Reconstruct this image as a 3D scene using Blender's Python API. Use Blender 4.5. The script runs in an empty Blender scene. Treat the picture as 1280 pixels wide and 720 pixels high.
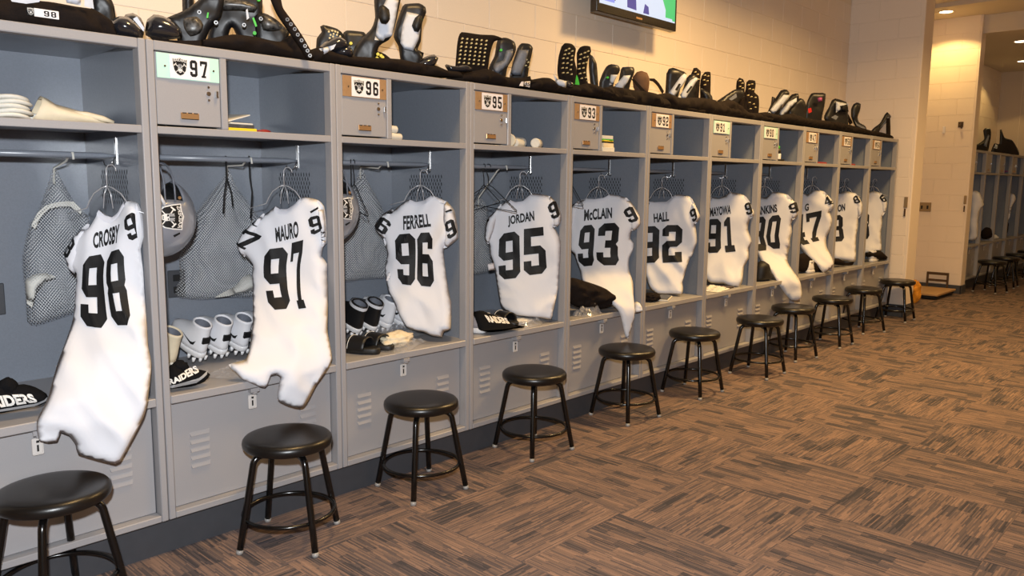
import bpy, bmesh, math, random
from mathutils import Vector, Matrix, noise
from mathutils.geometry import delaunay_2d_cdt

scene = bpy.context.scene
COL = scene.collection
random.seed(7)

# ------------------------------------------------------------------ camera
CAM_POS = Vector((-0.3998, -2.8264, 1.3934))
YAW, PITCH, ROLL = 0.7574, -0.1338, 0.0099
fw = Vector((math.cos(YAW)*math.cos(PITCH), math.sin(YAW)*math.cos(PITCH), math.sin(PITCH)))
rt = fw.cross(Vector((0, 0, 1))).normalized()
up = rt.cross(fw)
rt2 = rt*math.cos(ROLL) + up*math.sin(ROLL)
up2 = -rt*math.sin(ROLL) + up*math.cos(ROLL)
cam_data = bpy.data.cameras.new('camera')
cam_data.sensor_width = 36.0
cam_data.lens = 991.2/1280*36.0
cam_data.clip_start = 0.02
cam = bpy.data.objects.new('camera', cam_data)
COL.objects.link(cam)
cam.matrix_world = Matrix(((rt2.x, up2.x, -fw.x, CAM_POS.x), (rt2.y, up2.y, -fw.y, CAM_POS.y),
                           (rt2.z, up2.z, -fw.z, CAM_POS.z), (0, 0, 0, 1)))
scene.camera = cam

# ------------------------------------------------------------------ world, light, exposure
world = bpy.data.worlds.new('world')
scene.world = world
world.use_nodes = True
bgn = world.node_tree.nodes['Background']
bgn.inputs['Color'].default_value = (1.0, 0.72, 0.45, 1)
bgn.inputs['Strength'].default_value = 0.05
vs = scene.view_settings
vs.view_transform = 'Standard'
vs.look = 'None'
vs.exposure = 0.0
vs.gamma = 1.0
vs.use_curve_mapping = False


def light(name, kind, loc, energy, color, size, target=None, **kw):
    d = bpy.data.lights.new(name, kind)
    d.energy = energy
    d.color = color
    if kind == 'AREA':
        d.shape = 'RECTANGLE'
        d.size, d.size_y = size
    else:
        d.shadow_soft_size = size
    for k, v in kw.items():
        setattr(d, k, v)
    o = bpy.data.objects.new(name, d)
    COL.objects.link(o)
    o.location = loc
    if target is not None:
        o.rotation_euler = (Vector(target) - Vector(loc)).to_track_quat('-Z', 'Y').to_euler()
    return o


WARM = (1.0, 0.63, 0.25)
# the photographer's flash, just above and left of the lens
light('camera_flash', 'SPOT', (-0.46, -2.86, 1.63), 440, (0.93, 0.965, 1.0), 0.035,
      target=(2.6, 0.1, 1.15), spot_size=math.radians(125), spot_blend=0.35)
# ceiling fixtures along the aisle
for lx, ly, le in ((1.4, -0.75, 34), (4.6, -0.9, 80), (6.6, -1.2, 58), (11.7, -2.0, 84), (8.9, -2.6, 52)):
    light('ceiling_lamp_light', 'AREA', (lx, ly, 3.42), le, WARM, (0.4, 0.4), target=(lx, ly, 0), spread=math.radians(152))


# ------------------------------------------------------------------ colours and materials
def lin(r, g=None, b=None):
    if g is None:
        g = b = r
    f = lambda c: (c/255)/12.92 if c/255 <= 0.04045 else ((c/255 + 0.055)/1.055)**2.4
    return (f(r), f(g), f(b), 1.0)


def mat(name, col, rough=0.5, metal=0.0, spec=0.5, bump=0.0, scale=80, var=0.0, coat=0.0, emit=None, estr=0, stretch=None, dist=0.002):
    m = bpy.data.materials.new(name)
    m.use_nodes = True
    nt = m.node_tree
    b = nt.nodes['Principled BSDF']
    b.inputs['Base Color'].default_value = col
    b.inputs['Roughness'].default_value = rough
    b.inputs['Metallic'].default_value = metal
    b.inputs['Specular IOR Level'].default_value = spec
    b.inputs['Coat Weight'].default_value = coat
    if emit:
        b.inputs['Emission Color'].default_value = emit
        b.inputs['Emission Strength'].default_value = estr
    if bump or var:
        tc = nt.nodes.new('ShaderNodeTexCoord')
        mp = nt.nodes.new('ShaderNodeMapping')
        if stretch:
            mp.inputs['Scale'].default_value = stretch
        nz = nt.nodes.new('ShaderNodeTexNoise')
        nz.inputs['Scale'].default_value = scale
        nz.inputs['Detail'].default_value = 5
        nt.links.new(tc.outputs['Object'], mp.inputs['Vector'])
        nt.links.new(mp.outputs['Vector'], nz.inputs['Vector'])
        if var:
            mr = nt.nodes.new('ShaderNodeMapRange')
            mr.inputs['From Min'].default_value = 0.3
            mr.inputs['From Max'].default_value = 0.7
            mr.inputs['To Min'].default_value = 1 - var
            mr.inputs['To Max'].default_value = 1 + var*0.5
            hs = nt.nodes.new('ShaderNodeHueSaturation')
            hs.inputs['Color'].default_value = col
            nt.links.new(nz.outputs['Fac'], mr.inputs['Value'])
            nt.links.new(mr.outputs['Result'], hs.inputs['Value'])
            nt.links.new(hs.outputs['Color'], b.inputs['Base Color'])
        if bump:
            bp = nt.nodes.new('ShaderNodeBump')
            bp.inputs['Strength'].default_value = bump
            bp.inputs['Distance'].default_value = dist
            nt.links.new(nz.outputs['Fac'], bp.inputs['Height'])
            nt.links.new(bp.outputs['Normal'], b.inputs['Normal'])
    return m


M = {}
M['paint'] = mat('locker_paint_face', lin(156, 154, 156), 0.38, spec=0.4, bump=0.05, scale=300, var=0.04)
M['paint_shaded'] = mat('locker_paint_shaded', lin(124, 130, 140), 0.26, spec=0.5, bump=0.06, scale=160, var=0.06)  # face paint made darker and bluer, interior shade put into its colour
M['plinth'] = mat('plinth_vinyl', lin(66, 68, 73), 0.45, var=0.08, scale=20)
M['cream'] = mat('painted_block', lin(236, 222, 206), 0.5, spec=0.35, bump=0.35, scale=220, var=0.03)
M['mortar'] = mat('painted_mortar', lin(230, 215, 194), 0.7, bump=0.3, scale=200)
M['wall_plain'] = mat('painted_wall', lin(210, 192, 168), 0.7, bump=0.1, scale=100)
M['ceil'] = mat('ceiling_paint', lin(205, 195, 180), 0.85, bump=0.1, scale=60)
M['black_vinyl'] = mat('black_vinyl', lin(17, 15, 14), 0.33, spec=0.5, bump=0.08, scale=260)
M['black_paint'] = mat('black_gloss_paint', lin(10, 9, 9), 0.22, spec=0.55)
M['chrome'] = mat('bright_steel', lin(205, 205, 205), 0.25, 1.0)
M['steel'] = mat('wire_steel', lin(205, 205, 208), 0.3, 0.5)
M['glide'] = mat('clear_grey_glide', lin(150, 148, 145), 0.3)
M['jersey'] = mat('white_jersey_cloth', lin(222, 223, 229), 0.75, spec=0.2, bump=0.12, scale=420)
M['jersey_in'] = mat('jersey_lining', lin(214, 215, 224), 0.8, spec=0.2)
M['ink'] = mat('black_lettering', lin(22, 22, 24), 0.6, spec=0.3, bump=0.1, scale=500)
M['white_ink'] = mat('white_lettering', lin(226, 224, 220), 0.6)
M['grey_ink'] = mat('silver_lettering', lin(150, 152, 156), 0.5)
M['card'] = mat('white_card', lin(236, 232, 234), 0.45)
M['plate_tan'] = mat('tan_plate', lin(158, 124, 88), 0.5, var=0.08, scale=60)
M['plate_mint'] = mat('mint_plate', lin(190, 232, 216), 0.4)
M['brass'] = mat('brass_holder', lin(190, 150, 105), 0.35, 0.6)
M['dark'] = mat('dark_gap', lin(14, 14, 16), 0.7)
M['tagw'] = mat('pale_tag', lin(205, 200, 196), 0.5)
M['pad_black'] = mat('black_pad_plastic', lin(21, 21, 24), 0.42, spec=0.5, bump=0.05, scale=60)
M['pad_gloss'] = mat('glossy_black_shell', lin(32, 32, 37), 0.16, spec=0.6, coat=0.4)
M['cloth_black'] = mat('black_cloth', lin(30, 23, 20), 0.9, spec=0.15, bump=0.5, scale=180, var=0.2)
M['panel'] = mat('white_pad_panel', lin(196, 202, 214), 0.5, var=0.06, scale=50)
M['greypanel'] = mat('grey_pad_panel', lin(112, 116, 126), 0.5, var=0.15, scale=50)
M['cream_dot'] = mat('cream_perforation', lin(206, 190, 140), 0.6)
M['green'] = mat('green_mark', lin(70, 190, 60), 0.5)
M['yellow'] = mat('yellow_mark', lin(214, 200, 70), 0.5)
M['red'] = mat('red_mark', lin(190, 30, 30), 0.5)
M['pink'] = mat('pink_mark', lin(170, 80, 130), 0.5)
M['brownpad'] = mat('brown_pad', lin(92, 64, 44), 0.8, var=0.15, scale=60, bump=0.3)
M['camo'] = mat('camouflage_film', lin(78, 76, 74), 0.35, var=0.95, scale=75)
M['silver'] = mat('silver_helmet', lin(142, 147, 158), 0.32, 0.25, spec=0.5, coat=0.6)
M['white_plastic'] = mat('white_plastic', lin(228, 228, 230), 0.35)
M['white_shoe'] = mat('white_shoe', lin(230, 231, 236), 0.5, bump=0.25, scale=160)
M['black_shoe'] = mat('black_shoe', lin(22, 22, 24), 0.45, bump=0.2, scale=160)
M['grey_shoe'] = mat('grey_shoe', lin(142, 138, 144), 0.6, bump=0.25, scale=200)
M['black_rubber'] = mat('black_rubber', lin(20, 19, 19), 0.55)
M['dark_leather'] = mat('dark_brown_leather', lin(58, 42, 34), 0.5)
M['knit'] = mat('black_knit', lin(20, 20, 22), 0.95, spec=0.1, bump=0.8, scale=140)
M['glove'] = mat('cream_glove', lin(226, 212, 184), 0.7, var=0.06, scale=40, bump=0.2)
M['off_white'] = mat('off_white_cloth', lin(216, 214, 206), 0.75, bump=0.2, scale=90, var=0.05)
M['paper'] = mat('paper_sheet', lin(216, 214, 208), 0.6)
M['paper_dark'] = mat('printed_dark_cover', lin(70, 72, 78), 0.45, var=0.5, scale=40)
M['paper_yellow'] = mat('yellow_cover', lin(222, 196, 40), 0.5)
M['red_cloth'] = mat('red_cover', lin(150, 40, 30), 0.6)
M['tan_top'] = mat('tan_platform', lin(176, 140, 96), 0.55, var=0.06, scale=30)
M['steel_plate'] = mat('wall_plate_steel', lin(160, 140, 110), 0.4, 0.5)
M['yellow_cloth'] = mat('yellow_cloth', lin(222, 150, 40), 0.8, bump=0.3, scale=60, var=0.2)
M['frame_brown'] = mat('bronze_frame', lin(84, 66, 50), 0.4, 0.3)
M['tv'] = mat('tv_bezel', lin(22, 18, 18), 0.25, spec=0.6)
M['lamp'] = mat('lamp_lens', lin(255, 240, 215), 0.5, emit=(1.0, 0.78, 0.5, 1), estr=9)
M['lamp_rim'] = mat('lamp_rim', lin(220, 210, 190), 0.5)
M['drab'] = mat('far_dark_paint', lin(120, 112, 104), 0.5)


def screen_mat(name, c, s):
    return mat(name, (0, 0, 0, 1), 0.3, emit=lin(*c), estr=s)


M['scr_white'] = screen_mat('screen_white', (222, 232, 250), 1.0)
M['scr_green'] = screen_mat('screen_green', (78, 206, 120), 1.0)
M['scr_blue'] = screen_mat('screen_blue', (74, 72, 150), 1.0)
M['scr_grey'] = screen_mat('screen_grey', (70, 60, 74), 1.0)
M['scr_light'] = screen_mat('screen_lightblue', (150, 160, 240), 1.0)


def net_material():
    m = bpy.data.materials.new('white_net')
    m.use_nodes = True
    nt = m.node_tree
    N, L = nt.nodes, nt.links
    b = N['Principled BSDF']
    b.inputs['Base Color'].default_value = lin(206, 208, 210)
    b.inputs['Roughness'].default_value = 0.7
    uv = N.new('ShaderNodeUVMap')
    uv.uv_map = 'UVMap'
    outs = []
    for off in (0.0, 0.5):
        mp = N.new('ShaderNodeMapping')
        mp.inputs['Scale'].default_value = (1/0.0105, 1/0.013, 1)
        mp.inputs['Location'].default_value = (off, off, 0)
        fr = N.new('ShaderNodeVectorMath'); fr.operation = 'FRACTION'
        sb = N.new('ShaderNodeVectorMath'); sb.operation = 'SUBTRACT'
        sb.inputs[1].default_value = (0.5, 0.5, 0)
        ln = N.new('ShaderNodeVectorMath'); ln.operation = 'LENGTH'
        L.new(uv.outputs[0], mp.inputs['Vector'])
        L.new(mp.outputs[0], fr.inputs[0])
        L.new(fr.outputs[0], sb.inputs[0])
        L.new(sb.outputs[0], ln.inputs[0])
        outs.append(ln)
    mn = N.new('ShaderNodeMath'); mn.operation = 'MINIMUM'
    L.new(outs[0].outputs['Value'], mn.inputs[0])
    L.new(outs[1].outputs['Value'], mn.inputs[1])
    gt = N.new('ShaderNodeMath'); gt.operation = 'GREATER_THAN'
    gt.inputs[1].default_value = 0.36
    L.new(mn.outputs[0], gt.inputs[0])
    L.new(gt.outputs[0], b.inputs['Alpha'])
    return m


M['net'] = net_material()


def film_material():
    m = bpy.data.materials.new('clear_plastic_film')
    m.use_nodes = True
    nt = m.node_tree
    N, L = nt.nodes, nt.links
    N.remove(N['Principled BSDF'])
    tr = N.new('ShaderNodeBsdfTransparent')
    tr.inputs[0].default_value = (0.93, 0.93, 0.95, 1)
    gl = N.new('ShaderNodeBsdfGlossy')
    gl.inputs['Roughness'].default_value = 0.12
    df = N.new('ShaderNodeBsdfDiffuse')
    df.inputs[0].default_value = (0.8, 0.8, 0.82, 1)
    m1 = N.new('ShaderNodeMixShader'); m1.inputs[0].default_value = 0.55
    L.new(gl.outputs[0], m1.inputs[1]); L.new(df.outputs[0], m1.inputs[2])
    m2 = N.new('ShaderNodeMixShader'); m2.inputs[0].default_value = 0.33
    L.new(tr.outputs[0], m2.inputs[1]); L.new(m1.outputs[0], m2.inputs[2])
    L.new(m2.outputs[0], N['Material Output'].inputs[0])
    return m


M['film'] = film_material()


def carpet_material():
    m = bpy.data.materials.new('carpet_tile_pile')
    m.use_nodes = True
    nt = m.node_tree
    N, L = nt.nodes, nt.links
    b = N['Principled BSDF']
    b.inputs['Roughness'].default_value = 0.95
    b.inputs['Specular IOR Level'].default_value = 0.1
    tc = N.new('ShaderNodeTexCoord')
    oi = N.new('ShaderNodeObjectInfo')
    sx = N.new('ShaderNodeSeparateXYZ')
    L.new(tc.outputs['Object'], sx.inputs[0])

    def math_(op, a, c=None):
        n = N.new('ShaderNodeMath'); n.operation = op
        for i, v in enumerate((a, c)):
            if v is None:
                continue
            if isinstance(v, (int, float)):
                n.inputs[i].default_value = v
            else:
                L.new(v, n.inputs[i])
        return n.outputs[0]
    seed = math_('MULTIPLY', oi.outputs['Random'], 97.0)

    def cells(wrow, lcell, k):
        row = math_('FLOOR', math_('DIVIDE', sx.outputs['Y'], wrow))
        wn = N.new('ShaderNodeTexWhiteNoise'); wn.noise_dimensions = '2D'
        cb = N.new('ShaderNodeCombineXYZ')
        L.new(row, cb.inputs[0]); L.new(math_('ADD', seed, k), cb.inputs[1])
        L.new(cb.outputs[0], wn.inputs['Vector'])
        cx = math_('FLOOR', math_('ADD', math_('DIVIDE', sx.outputs['X'], lcell), math_('MULTIPLY', wn.outputs['Value'], 3.0)))
        cb2 = N.new('ShaderNodeCombineXYZ')
        L.new(row, cb2.inputs[0]); L.new(cx, cb2.inputs[1]); L.new(math_('ADD', seed, k), cb2.inputs[2])
        w2 = N.new('ShaderNodeTexWhiteNoise'); w2.noise_dimensions = '3D'
        L.new(cb2.outputs[0], w2.inputs['Vector'])
        return w2.outputs['Value']
    c1 = cells(0.050, 0.14, 1.0)
    c2 = cells(0.0052, 0.11, 5.0)
    c3 = cells(0.0052, 0.40, 9.0)
    dark = math_('MULTIPLY', math_('LESS_THAN', c1, 0.27), math_('GREATER_THAN', c3, 0.38))
    f = math_('SUBTRACT', math_('ADD', math_('MULTIPLY', c2, 0.5), math_('ADD', math_('MULTIPLY', c1, 0.18), 0.20)), math_('MULTIPLY', dark, 0.30))
    rp = N.new('ShaderNodeValToRGB')
    e = rp.color_ramp.elements
    e[0].position, e[0].color = 0.10, lin(72, 69, 73)
    e[1].position, e[1].color = 0.92, lin(160, 133, 117)
    for ps, c in ((0.36, (96, 87, 88)), (0.52, (117, 101, 95)), (0.70, (134, 112, 102))):
        el = rp.color_ramp.elements.new(ps); el.color = lin(*c)
    L.new(f, rp.inputs[0])
    nz = N.new('ShaderNodeTexNoise'); nz.inputs['Scale'].default_value = 420
    L.new(tc.outputs['Object'], nz.inputs['Vector'])
    mx = N.new('ShaderNodeMix'); mx.data_type = 'RGBA'; mx.blend_type = 'MULTIPLY'
    mx.inputs['Factor'].default_value = 0.45
    L.new(rp.outputs['Color'], mx.inputs['A']); L.new(nz.outputs['Color'], mx.inputs['B'])
    gm = N.new('ShaderNodeHueSaturation'); gm.inputs['Value'].default_value = 1.25
    L.new(rp.outputs['Color'], gm.inputs['Color'])
    mr = N.new('ShaderNodeMapRange'); mr.inputs['From Min'].default_value = 0.3; mr.inputs['From Max'].default_value = 0.7
    mr.inputs['To Min'].default_value = 0.75; mr.inputs['To Max'].default_value = 1.2
    L.new(nz.outputs['Fac'], mr.inputs['Value'])
    L.new(mr.outputs['Result'], gm.inputs['Value'])
    L.new(gm.outputs['Color'], b.inputs['Base Color'])
    bp = N.new('ShaderNodeBump'); bp.inputs['Strength'].default_value = 0.5; bp.inputs['Distance'].default_value = 0.003
    L.new(math_('ADD', c2, nz.outputs['Fac']), bp.inputs['Height'])
    L.new(bp.outputs['Normal'], b.inputs['Normal'])
    return m


M['carpet'] = carpet_material()


# ------------------------------------------------------------------ object helpers
def link(name, me, parent=None, loc=None):
    o = bpy.data.objects.new(name, me)
    COL.objects.link(o)
    if parent is not None:
        o.parent = parent
    if loc is not None:
        o.location = loc
    return o


def tag(o, label=None, cat=None, group=None, kind=None):
    if label: o['label'] = label
    if cat: o['category'] = cat
    if group: o['group'] = group
    if kind: o['kind'] = kind
    return o


def thing(name, label, cat, loc=(0, 0, 0), rz=0.0, group=None):
    o = bpy.data.objects.new(name, None)
    o.empty_display_size = 0.05
    COL.objects.link(o)
    o.location = loc
    o.rotation_euler = (0, 0, rz)
    return tag(o, label, cat, group)


def kids(o):
    return [c for c in bpy.data.objects if c.parent is o]


def copy_tree(o, parent=None):
    c = o.copy()
    COL.objects.link(c)
    if parent is not None:
        c.parent = parent
    for ch in CH.get(o, kids(o)):
        copy_tree(ch, c)
    return c


CH = {}


class B:
    """collects simple shapes in one bmesh"""
    def __init__(self):
        self.bm = bmesh.new()
        self.mi = 0

    def _tag(self, faces, smooth=False):
        for f in faces:
            f.material_index = self.mi
            f.smooth = smooth

    def box(self, a, b, bev=0.0, seg=1):
        x0, y0, z0 = a; x1, y1, z1 = b
        r = bmesh.ops.create_cube(self.bm, size=1.0)
        vs_ = r['verts']
        for v in vs_:
            v.co = Vector(((x0+x1)/2 + v.co.x*(x1-x0), (y0+y1)/2 + v.co.y*(y1-y0), (z0+z1)/2 + v.co.z*(z1-z0)))
        fs = set(f for v in vs_ for f in v.link_faces)
        self._tag(fs)
        if bev:
            es = set(e for v in vs_ for e in v.link_edges)
            r2 = bmesh.ops.bevel(self.bm, geom=list(es), offset=bev, segments=seg, affect='EDGES', profile=0.5)
            self._tag(r2['faces'], seg > 1)
        return self

    def face(self, pts):
        vs_ = [self.bm.verts.new(p) for p in pts]
        f = self.bm.faces.new(vs_)
        f.material_index = self.mi
        return f

    def prism(self, pts, d):
        """closed polygon extruded by vector d"""
        d = Vector(d)
        a = [self.bm.verts.new(p) for p in pts]
        b = [self.bm.verts.new(Vector(p)+d) for p in pts]
        fs = [self.bm.faces.new(a), self.bm.faces.new(b[::-1])]
        n = len(pts)
        for i in range(n):
            fs.append(self.bm.faces.new((a[i], b[i], b[(i+1) % n], a[(i+1) % n])))
        self._tag(fs)
        return self

    def tube(self, pts, r, n=8, closed=False, caps=True):
        pts = [Vector(p) for p in pts]
        m = len(pts)
        rr = r if isinstance(r, (list, tuple)) else [r]*m
        rings = []
        prev = None
        for i, p in enumerate(pts):
            if closed:
                t = (pts[(i+1) % m]-pts[i-1]).normalized()
            else:
                t = (pts[min(i+1, m-1)]-pts[max(i-1, 0)]).normalized()
            if prev is None:
                ax = Vector((0, 0, 1)) if abs(t.z) < 0.9 else Vector((1, 0, 0))
                u = t.cross(ax).normalized()
            else:
                u = (prev - t*prev.dot(t)).normalized()
            prev = u
            w = t.cross(u)
            rings.append([self.bm.verts.new(p + (u*math.cos(2*math.pi*k/n) + w*math.sin(2*math.pi*k/n))*rr[i]) for k in range(n)])
        fs = []
        for i in range(m if closed else m-1):
            a, b = rings[i], rings[(i+1) % m]
            for k in range(n):
                fs.append(self.bm.faces.new((a[k], a[(k+1) % n], b[(k+1) % n], b[k])))
        self._tag(fs, True)
        if caps and not closed:
            self._tag([self.bm.faces.new(rings[0][::-1]), self.bm.faces.new(rings[-1])])
        return self

    def lathe(self, prof, c=(0, 0, 0), n=32):
        c = Vector(c)
        rings = []
        for r, z in prof:
            if r < 1e-6:
                rings.append([self.bm.verts.new(c+Vector((0, 0, z)))])
            else:
                rings.append([self.bm.verts.new(c+Vector((r*math.cos(2*math.pi*k/n), r*math.sin(2*math.pi*k/n), z))) for k in range(n)])
        fs = []
        for a, b in zip(rings, rings[1:]):
            for k in range(n):
                q = [a[k % len(a)], a[(k+1) % len(a)], b[(k+1) % len(b)], b[k % len(b)]]
                u = []
                for v in q:
                    if v not in u: u.append(v)
                if len(u) > 2:
                    fs.append(self.bm.faces.new(u))
        self._tag(fs, True)
        return self

    def loft(self, rings, cap0=True, cap1=True, smooth=True):
        R_ = [[self.bm.verts.new(p) for p in r] for r in rings]
        n = len(R_[0])
        fs = []
        for a, b in zip(R_, R_[1:]):
            for k in range(n):
                fs.append(self.bm.faces.new((a[k], a[(k+1) % n], b[(k+1) % n], b[k])))
        self._tag(fs, smooth)
        if cap0: self._tag([self.bm.faces.new(R_[0][::-1])])
        if cap1: self._tag([self.bm.faces.new(R_[-1])])
        return self

    def ball(self, c, rad, sub=2):
        r = bmesh.ops.create_icosphere(self.bm, subdivisions=sub, radius=1.0)
        for v in r['verts']:
            v.co = Vector((c[0]+v.co.x*rad[0], c[1]+v.co.y*rad[1], c[2]+v.co.z*rad[2]))
        self._tag(set(f for v in r['verts'] for f in v.link_faces), True)
        return self

    def mesh(self, name, mats):
        bmesh.ops.recalc_face_normals(self.bm, faces=self.bm.faces)
        me = bpy.data.meshes.new(name)
        self.bm.to_mesh(me)
        self.bm.free()
        for m in (mats if isinstance(mats, (list, tuple)) else [mats]):
            me.materials.append(m)
        return me

    def obj(self, name, mats, parent=None, loc=None):
        return link(name, self.mesh(name, mats), parent, loc)


# ---- soft shapes: an outline in a (u, z) frame becomes a padded, wrinkled solid
def resample(pts, step, smooth=True):
    n = len(pts)
    out = []
    for i in range(n):
        p0, p1, p2, p3 = pts[i-1], pts[i], pts[(i+1) % n], pts[(i+2) % n]
        L_ = math.dist(p1, p2)
        k = max(1, int(L_/step))
        for j in range(k):
            t = j/k
            if smooth:
                m = 0.35
                a = [(p2[d]-p0[d])*m for d in (0, 1)]
                b = [(p3[d]-p1[d])*m for d in (0, 1)]
                mm = 0.8*L_
                for v in (a, b):
                    l_ = math.hypot(*v)
                    if l_ > mm:
                        v[0] *= mm/l_; v[1] *= mm/l_
                h00, h10, h01, h11 = 2*t**3-3*t*t+1, t**3-2*t*t+t, -2*t**3+3*t*t, t**3-t*t
                out.append(tuple(h00*p1[d]+h10*a[d]+h01*p2[d]+h11*b[d] for d in (0, 1)))
            else:
                out.append(tuple(p1[d]+(p2[d]-p1[d])*t for d in (0, 1)))
    return out


def seg_dist(p, poly):
    best = 1e9
    px, py = p
    n = len(poly)
    for i in range(n):
        ax, ay = poly[i]; bx, by = poly[(i+1) % n]
        dx, dy = bx-ax, by-ay
        l2 = dx*dx+dy*dy
        t = 0 if l2 == 0 else max(0, min(1, ((px-ax)*dx+(py-ay)*dy)/l2))
        ex, ey = ax+dx*t-px, ay+dy*t-py
        d = ex*ex+ey*ey
        if d < best: best = d
    return math.sqrt(best)


def inside(p, poly):
    x, y = p
    c = False
    n = len(poly)
    j = n-1
    for i in range(n):
        xi, yi = poly[i]; xj, yj = poly[j]
        if (yi > y) != (yj > y) and x < (xj-xi)*(y-yi)/(yj-yi)+xi:
            c = not c
        j = i
    return c


class Soft:
    def __init__(self, pts, frame, tf=0.03, tb=0.012, r=0.05, wr=0.0, wsc=(9, 4), seed=0, step=0.02, smooth=True, base=0.0, mm=True, fold=0.0):
        k = 0.001 if mm else 1.0
        self.poly = resample([(u*k, z*k) for u, z in pts], step, smooth)
        self.fold = fold
        self.frame, self.tf, self.tb, self.r, self.wr, self.wsc, self.seed, self.step, self.base = frame, tf, tb, r, wr, wsc, seed, step, base

    def prof(self, d):
        q = min(d, self.r)/self.r
        return math.sqrt(max(0.0, 1-(1-q)**2))

    def h(self, u, z):
        d = seg_dist((u, z), self.poly) if inside((u, z), self.poly) else 0.0
        w = 0
        if self.wr:
            w = self.wr*noise.noise(Vector((u*self.wsc[0], z*self.wsc[1], self.seed)))
            w += 0.45*self.wr*noise.noise(Vector((u*self.wsc[0]*2.7+z*5, z*self.wsc[1]*2.3, self.seed+9)))
        if self.fold:
            q = noise.noise(Vector((u*5.5+0.8*math.sin(z*4+self.seed), z*1.6, self.seed+3)))
            w += self.fold*(0.6-2.2*abs(q))
            q = noise.noise(Vector((u*6+z*4.5, z*6.5-u*3, self.seed+21)))
            w += 0.55*self.fold*(0.5-2.4*abs(q))*max(0.15, min(1.0, (1.12-z)*3.0))
        return self.base + self.prof(d)*self.tf + w*min(1, d/0.02)

    def at(self, u, z, off):
        p, n = self.frame(u, z)
        return p + n*off

    def build(self, name, m, parent=None):
        P_ = self.poly
        us = [p[0] for p in P_]; zs = [p[1] for p in P_]
        s = self.step
        pts = [Vector(p) for p in P_]
        nb = len(pts)
        row = 0
        z = min(zs)+s*0.5
        while z < max(zs):
            u = min(us) + (s*0.5 if row % 2 else 0)
            while u < max(us):
                if inside((u, z), P_) and seg_dist((u, z), P_) > s*0.5:
                    pts.append(Vector((u, z)))
                u += s
            z += s*0.87
            row += 1
        vo, eo, fo, ov, oe, of = delaunay_2d_cdt(pts, [], [list(range(nb))], 1, 1e-6)
        bnd = set(i for i, l in enumerate(ov) if any(q < nb for q in l))
        bm = bmesh.new()
        uvl = bm.loops.layers.uv.new('UVMap')
        fv, bv = [], []
        for i, v in enumerate(vo):
            u, z = v
            if i in bnd:
                a = bm.verts.new(self.at(u, z, self.base))
                fv.append(a); bv.append(a)
            else:
                d = seg_dist((u, z), P_)
                fv.append(bm.verts.new(self.at(u, z, self.h(u, z))))
                bv.append(bm.verts.new(self.at(u, z, self.base - self.prof(d)*self.tb)))
        for f in fo:
            for vv, rev in ((fv, False), (bv, True)):
                idx = list(f)[::-1] if rev else list(f)
                try:
                    nf = bm.faces.new([vv[i] for i in idx])
                except ValueError:
                    continue
                nf.smooth = True
                for lp, i in zip(nf.loops, idx):
                    lp[uvl].uv = (vo[i][0], vo[i][1])
        me = bpy.data.meshes.new(name)
        bmesh.ops.recalc_face_normals(bm, faces=bm.faces)
        bm.to_mesh(me); bm.free()
        me.materials.append(m)
        return link(name, me, parent)


def plane_frame(cx, cy, phi, origin=Vector((0, 0, 0)), zmin=None, lean=0.0, bow=0.0):
    a = math.radians(phi)
    d = Vector((math.cos(a), -math.sin(a), 0))
    n = Vector((-math.sin(a), -math.cos(a), 0))

    def f(u, z):
        zz = z if zmin is None else max(z, zmin)
        p = Vector((cx, cy, 0)) + d*u - origin
        p.z = zz - origin.z
        p -= n*(lean*(z-(zmin or 0)) + bow*u*u)
        return p, n
    return f


# ---- flat lettering that lies on a surface
def poly_mesh(bm, loops, mapf, step=0.1, mi=0):
    """even-odd filled loops in unit coords, mapped by mapf(x, y)"""
    pts, eds = [], []
    for lp in loops:
        lp2 = resample(lp, step, smooth=False)
        o = len(pts)
        pts += [Vector(p) for p in lp2]
        eds += [(o+i, o+(i+1) % len(lp2)) for i in range(len(lp2))]
    xs = [p.x for p in pts]; ys = [p.y for p in pts]
    y = min(ys)+step*0.5
    extra = []
    while y < max(ys):
        x = min(xs)+step*0.5
        while x < max(xs):
            c = sum(inside((x, y), lp) for lp in loops)
            if c % 2: extra.append(Vector((x, y)))
            x += step
        y += step
    vo, eo, fo, _, _, _ = delaunay_2d_cdt(pts+extra, eds, [], 0, 1e-6)
    vs_ = [None]*len(vo)
    for f in fo:
        cx = sum(vo[i].x for i in f)/len(f); cy = sum(vo[i].y for i in f)/len(f)
        if sum(inside((cx, cy), lp) for lp in loops) % 2 == 0:
            continue
        for i in f:
            if vs_[i] is None:
                vs_[i] = bm.verts.new(mapf(vo[i].x, vo[i].y))
        fc = bm.faces.new([vs_[i] for i in f])
        fc.material_index = mi


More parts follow.
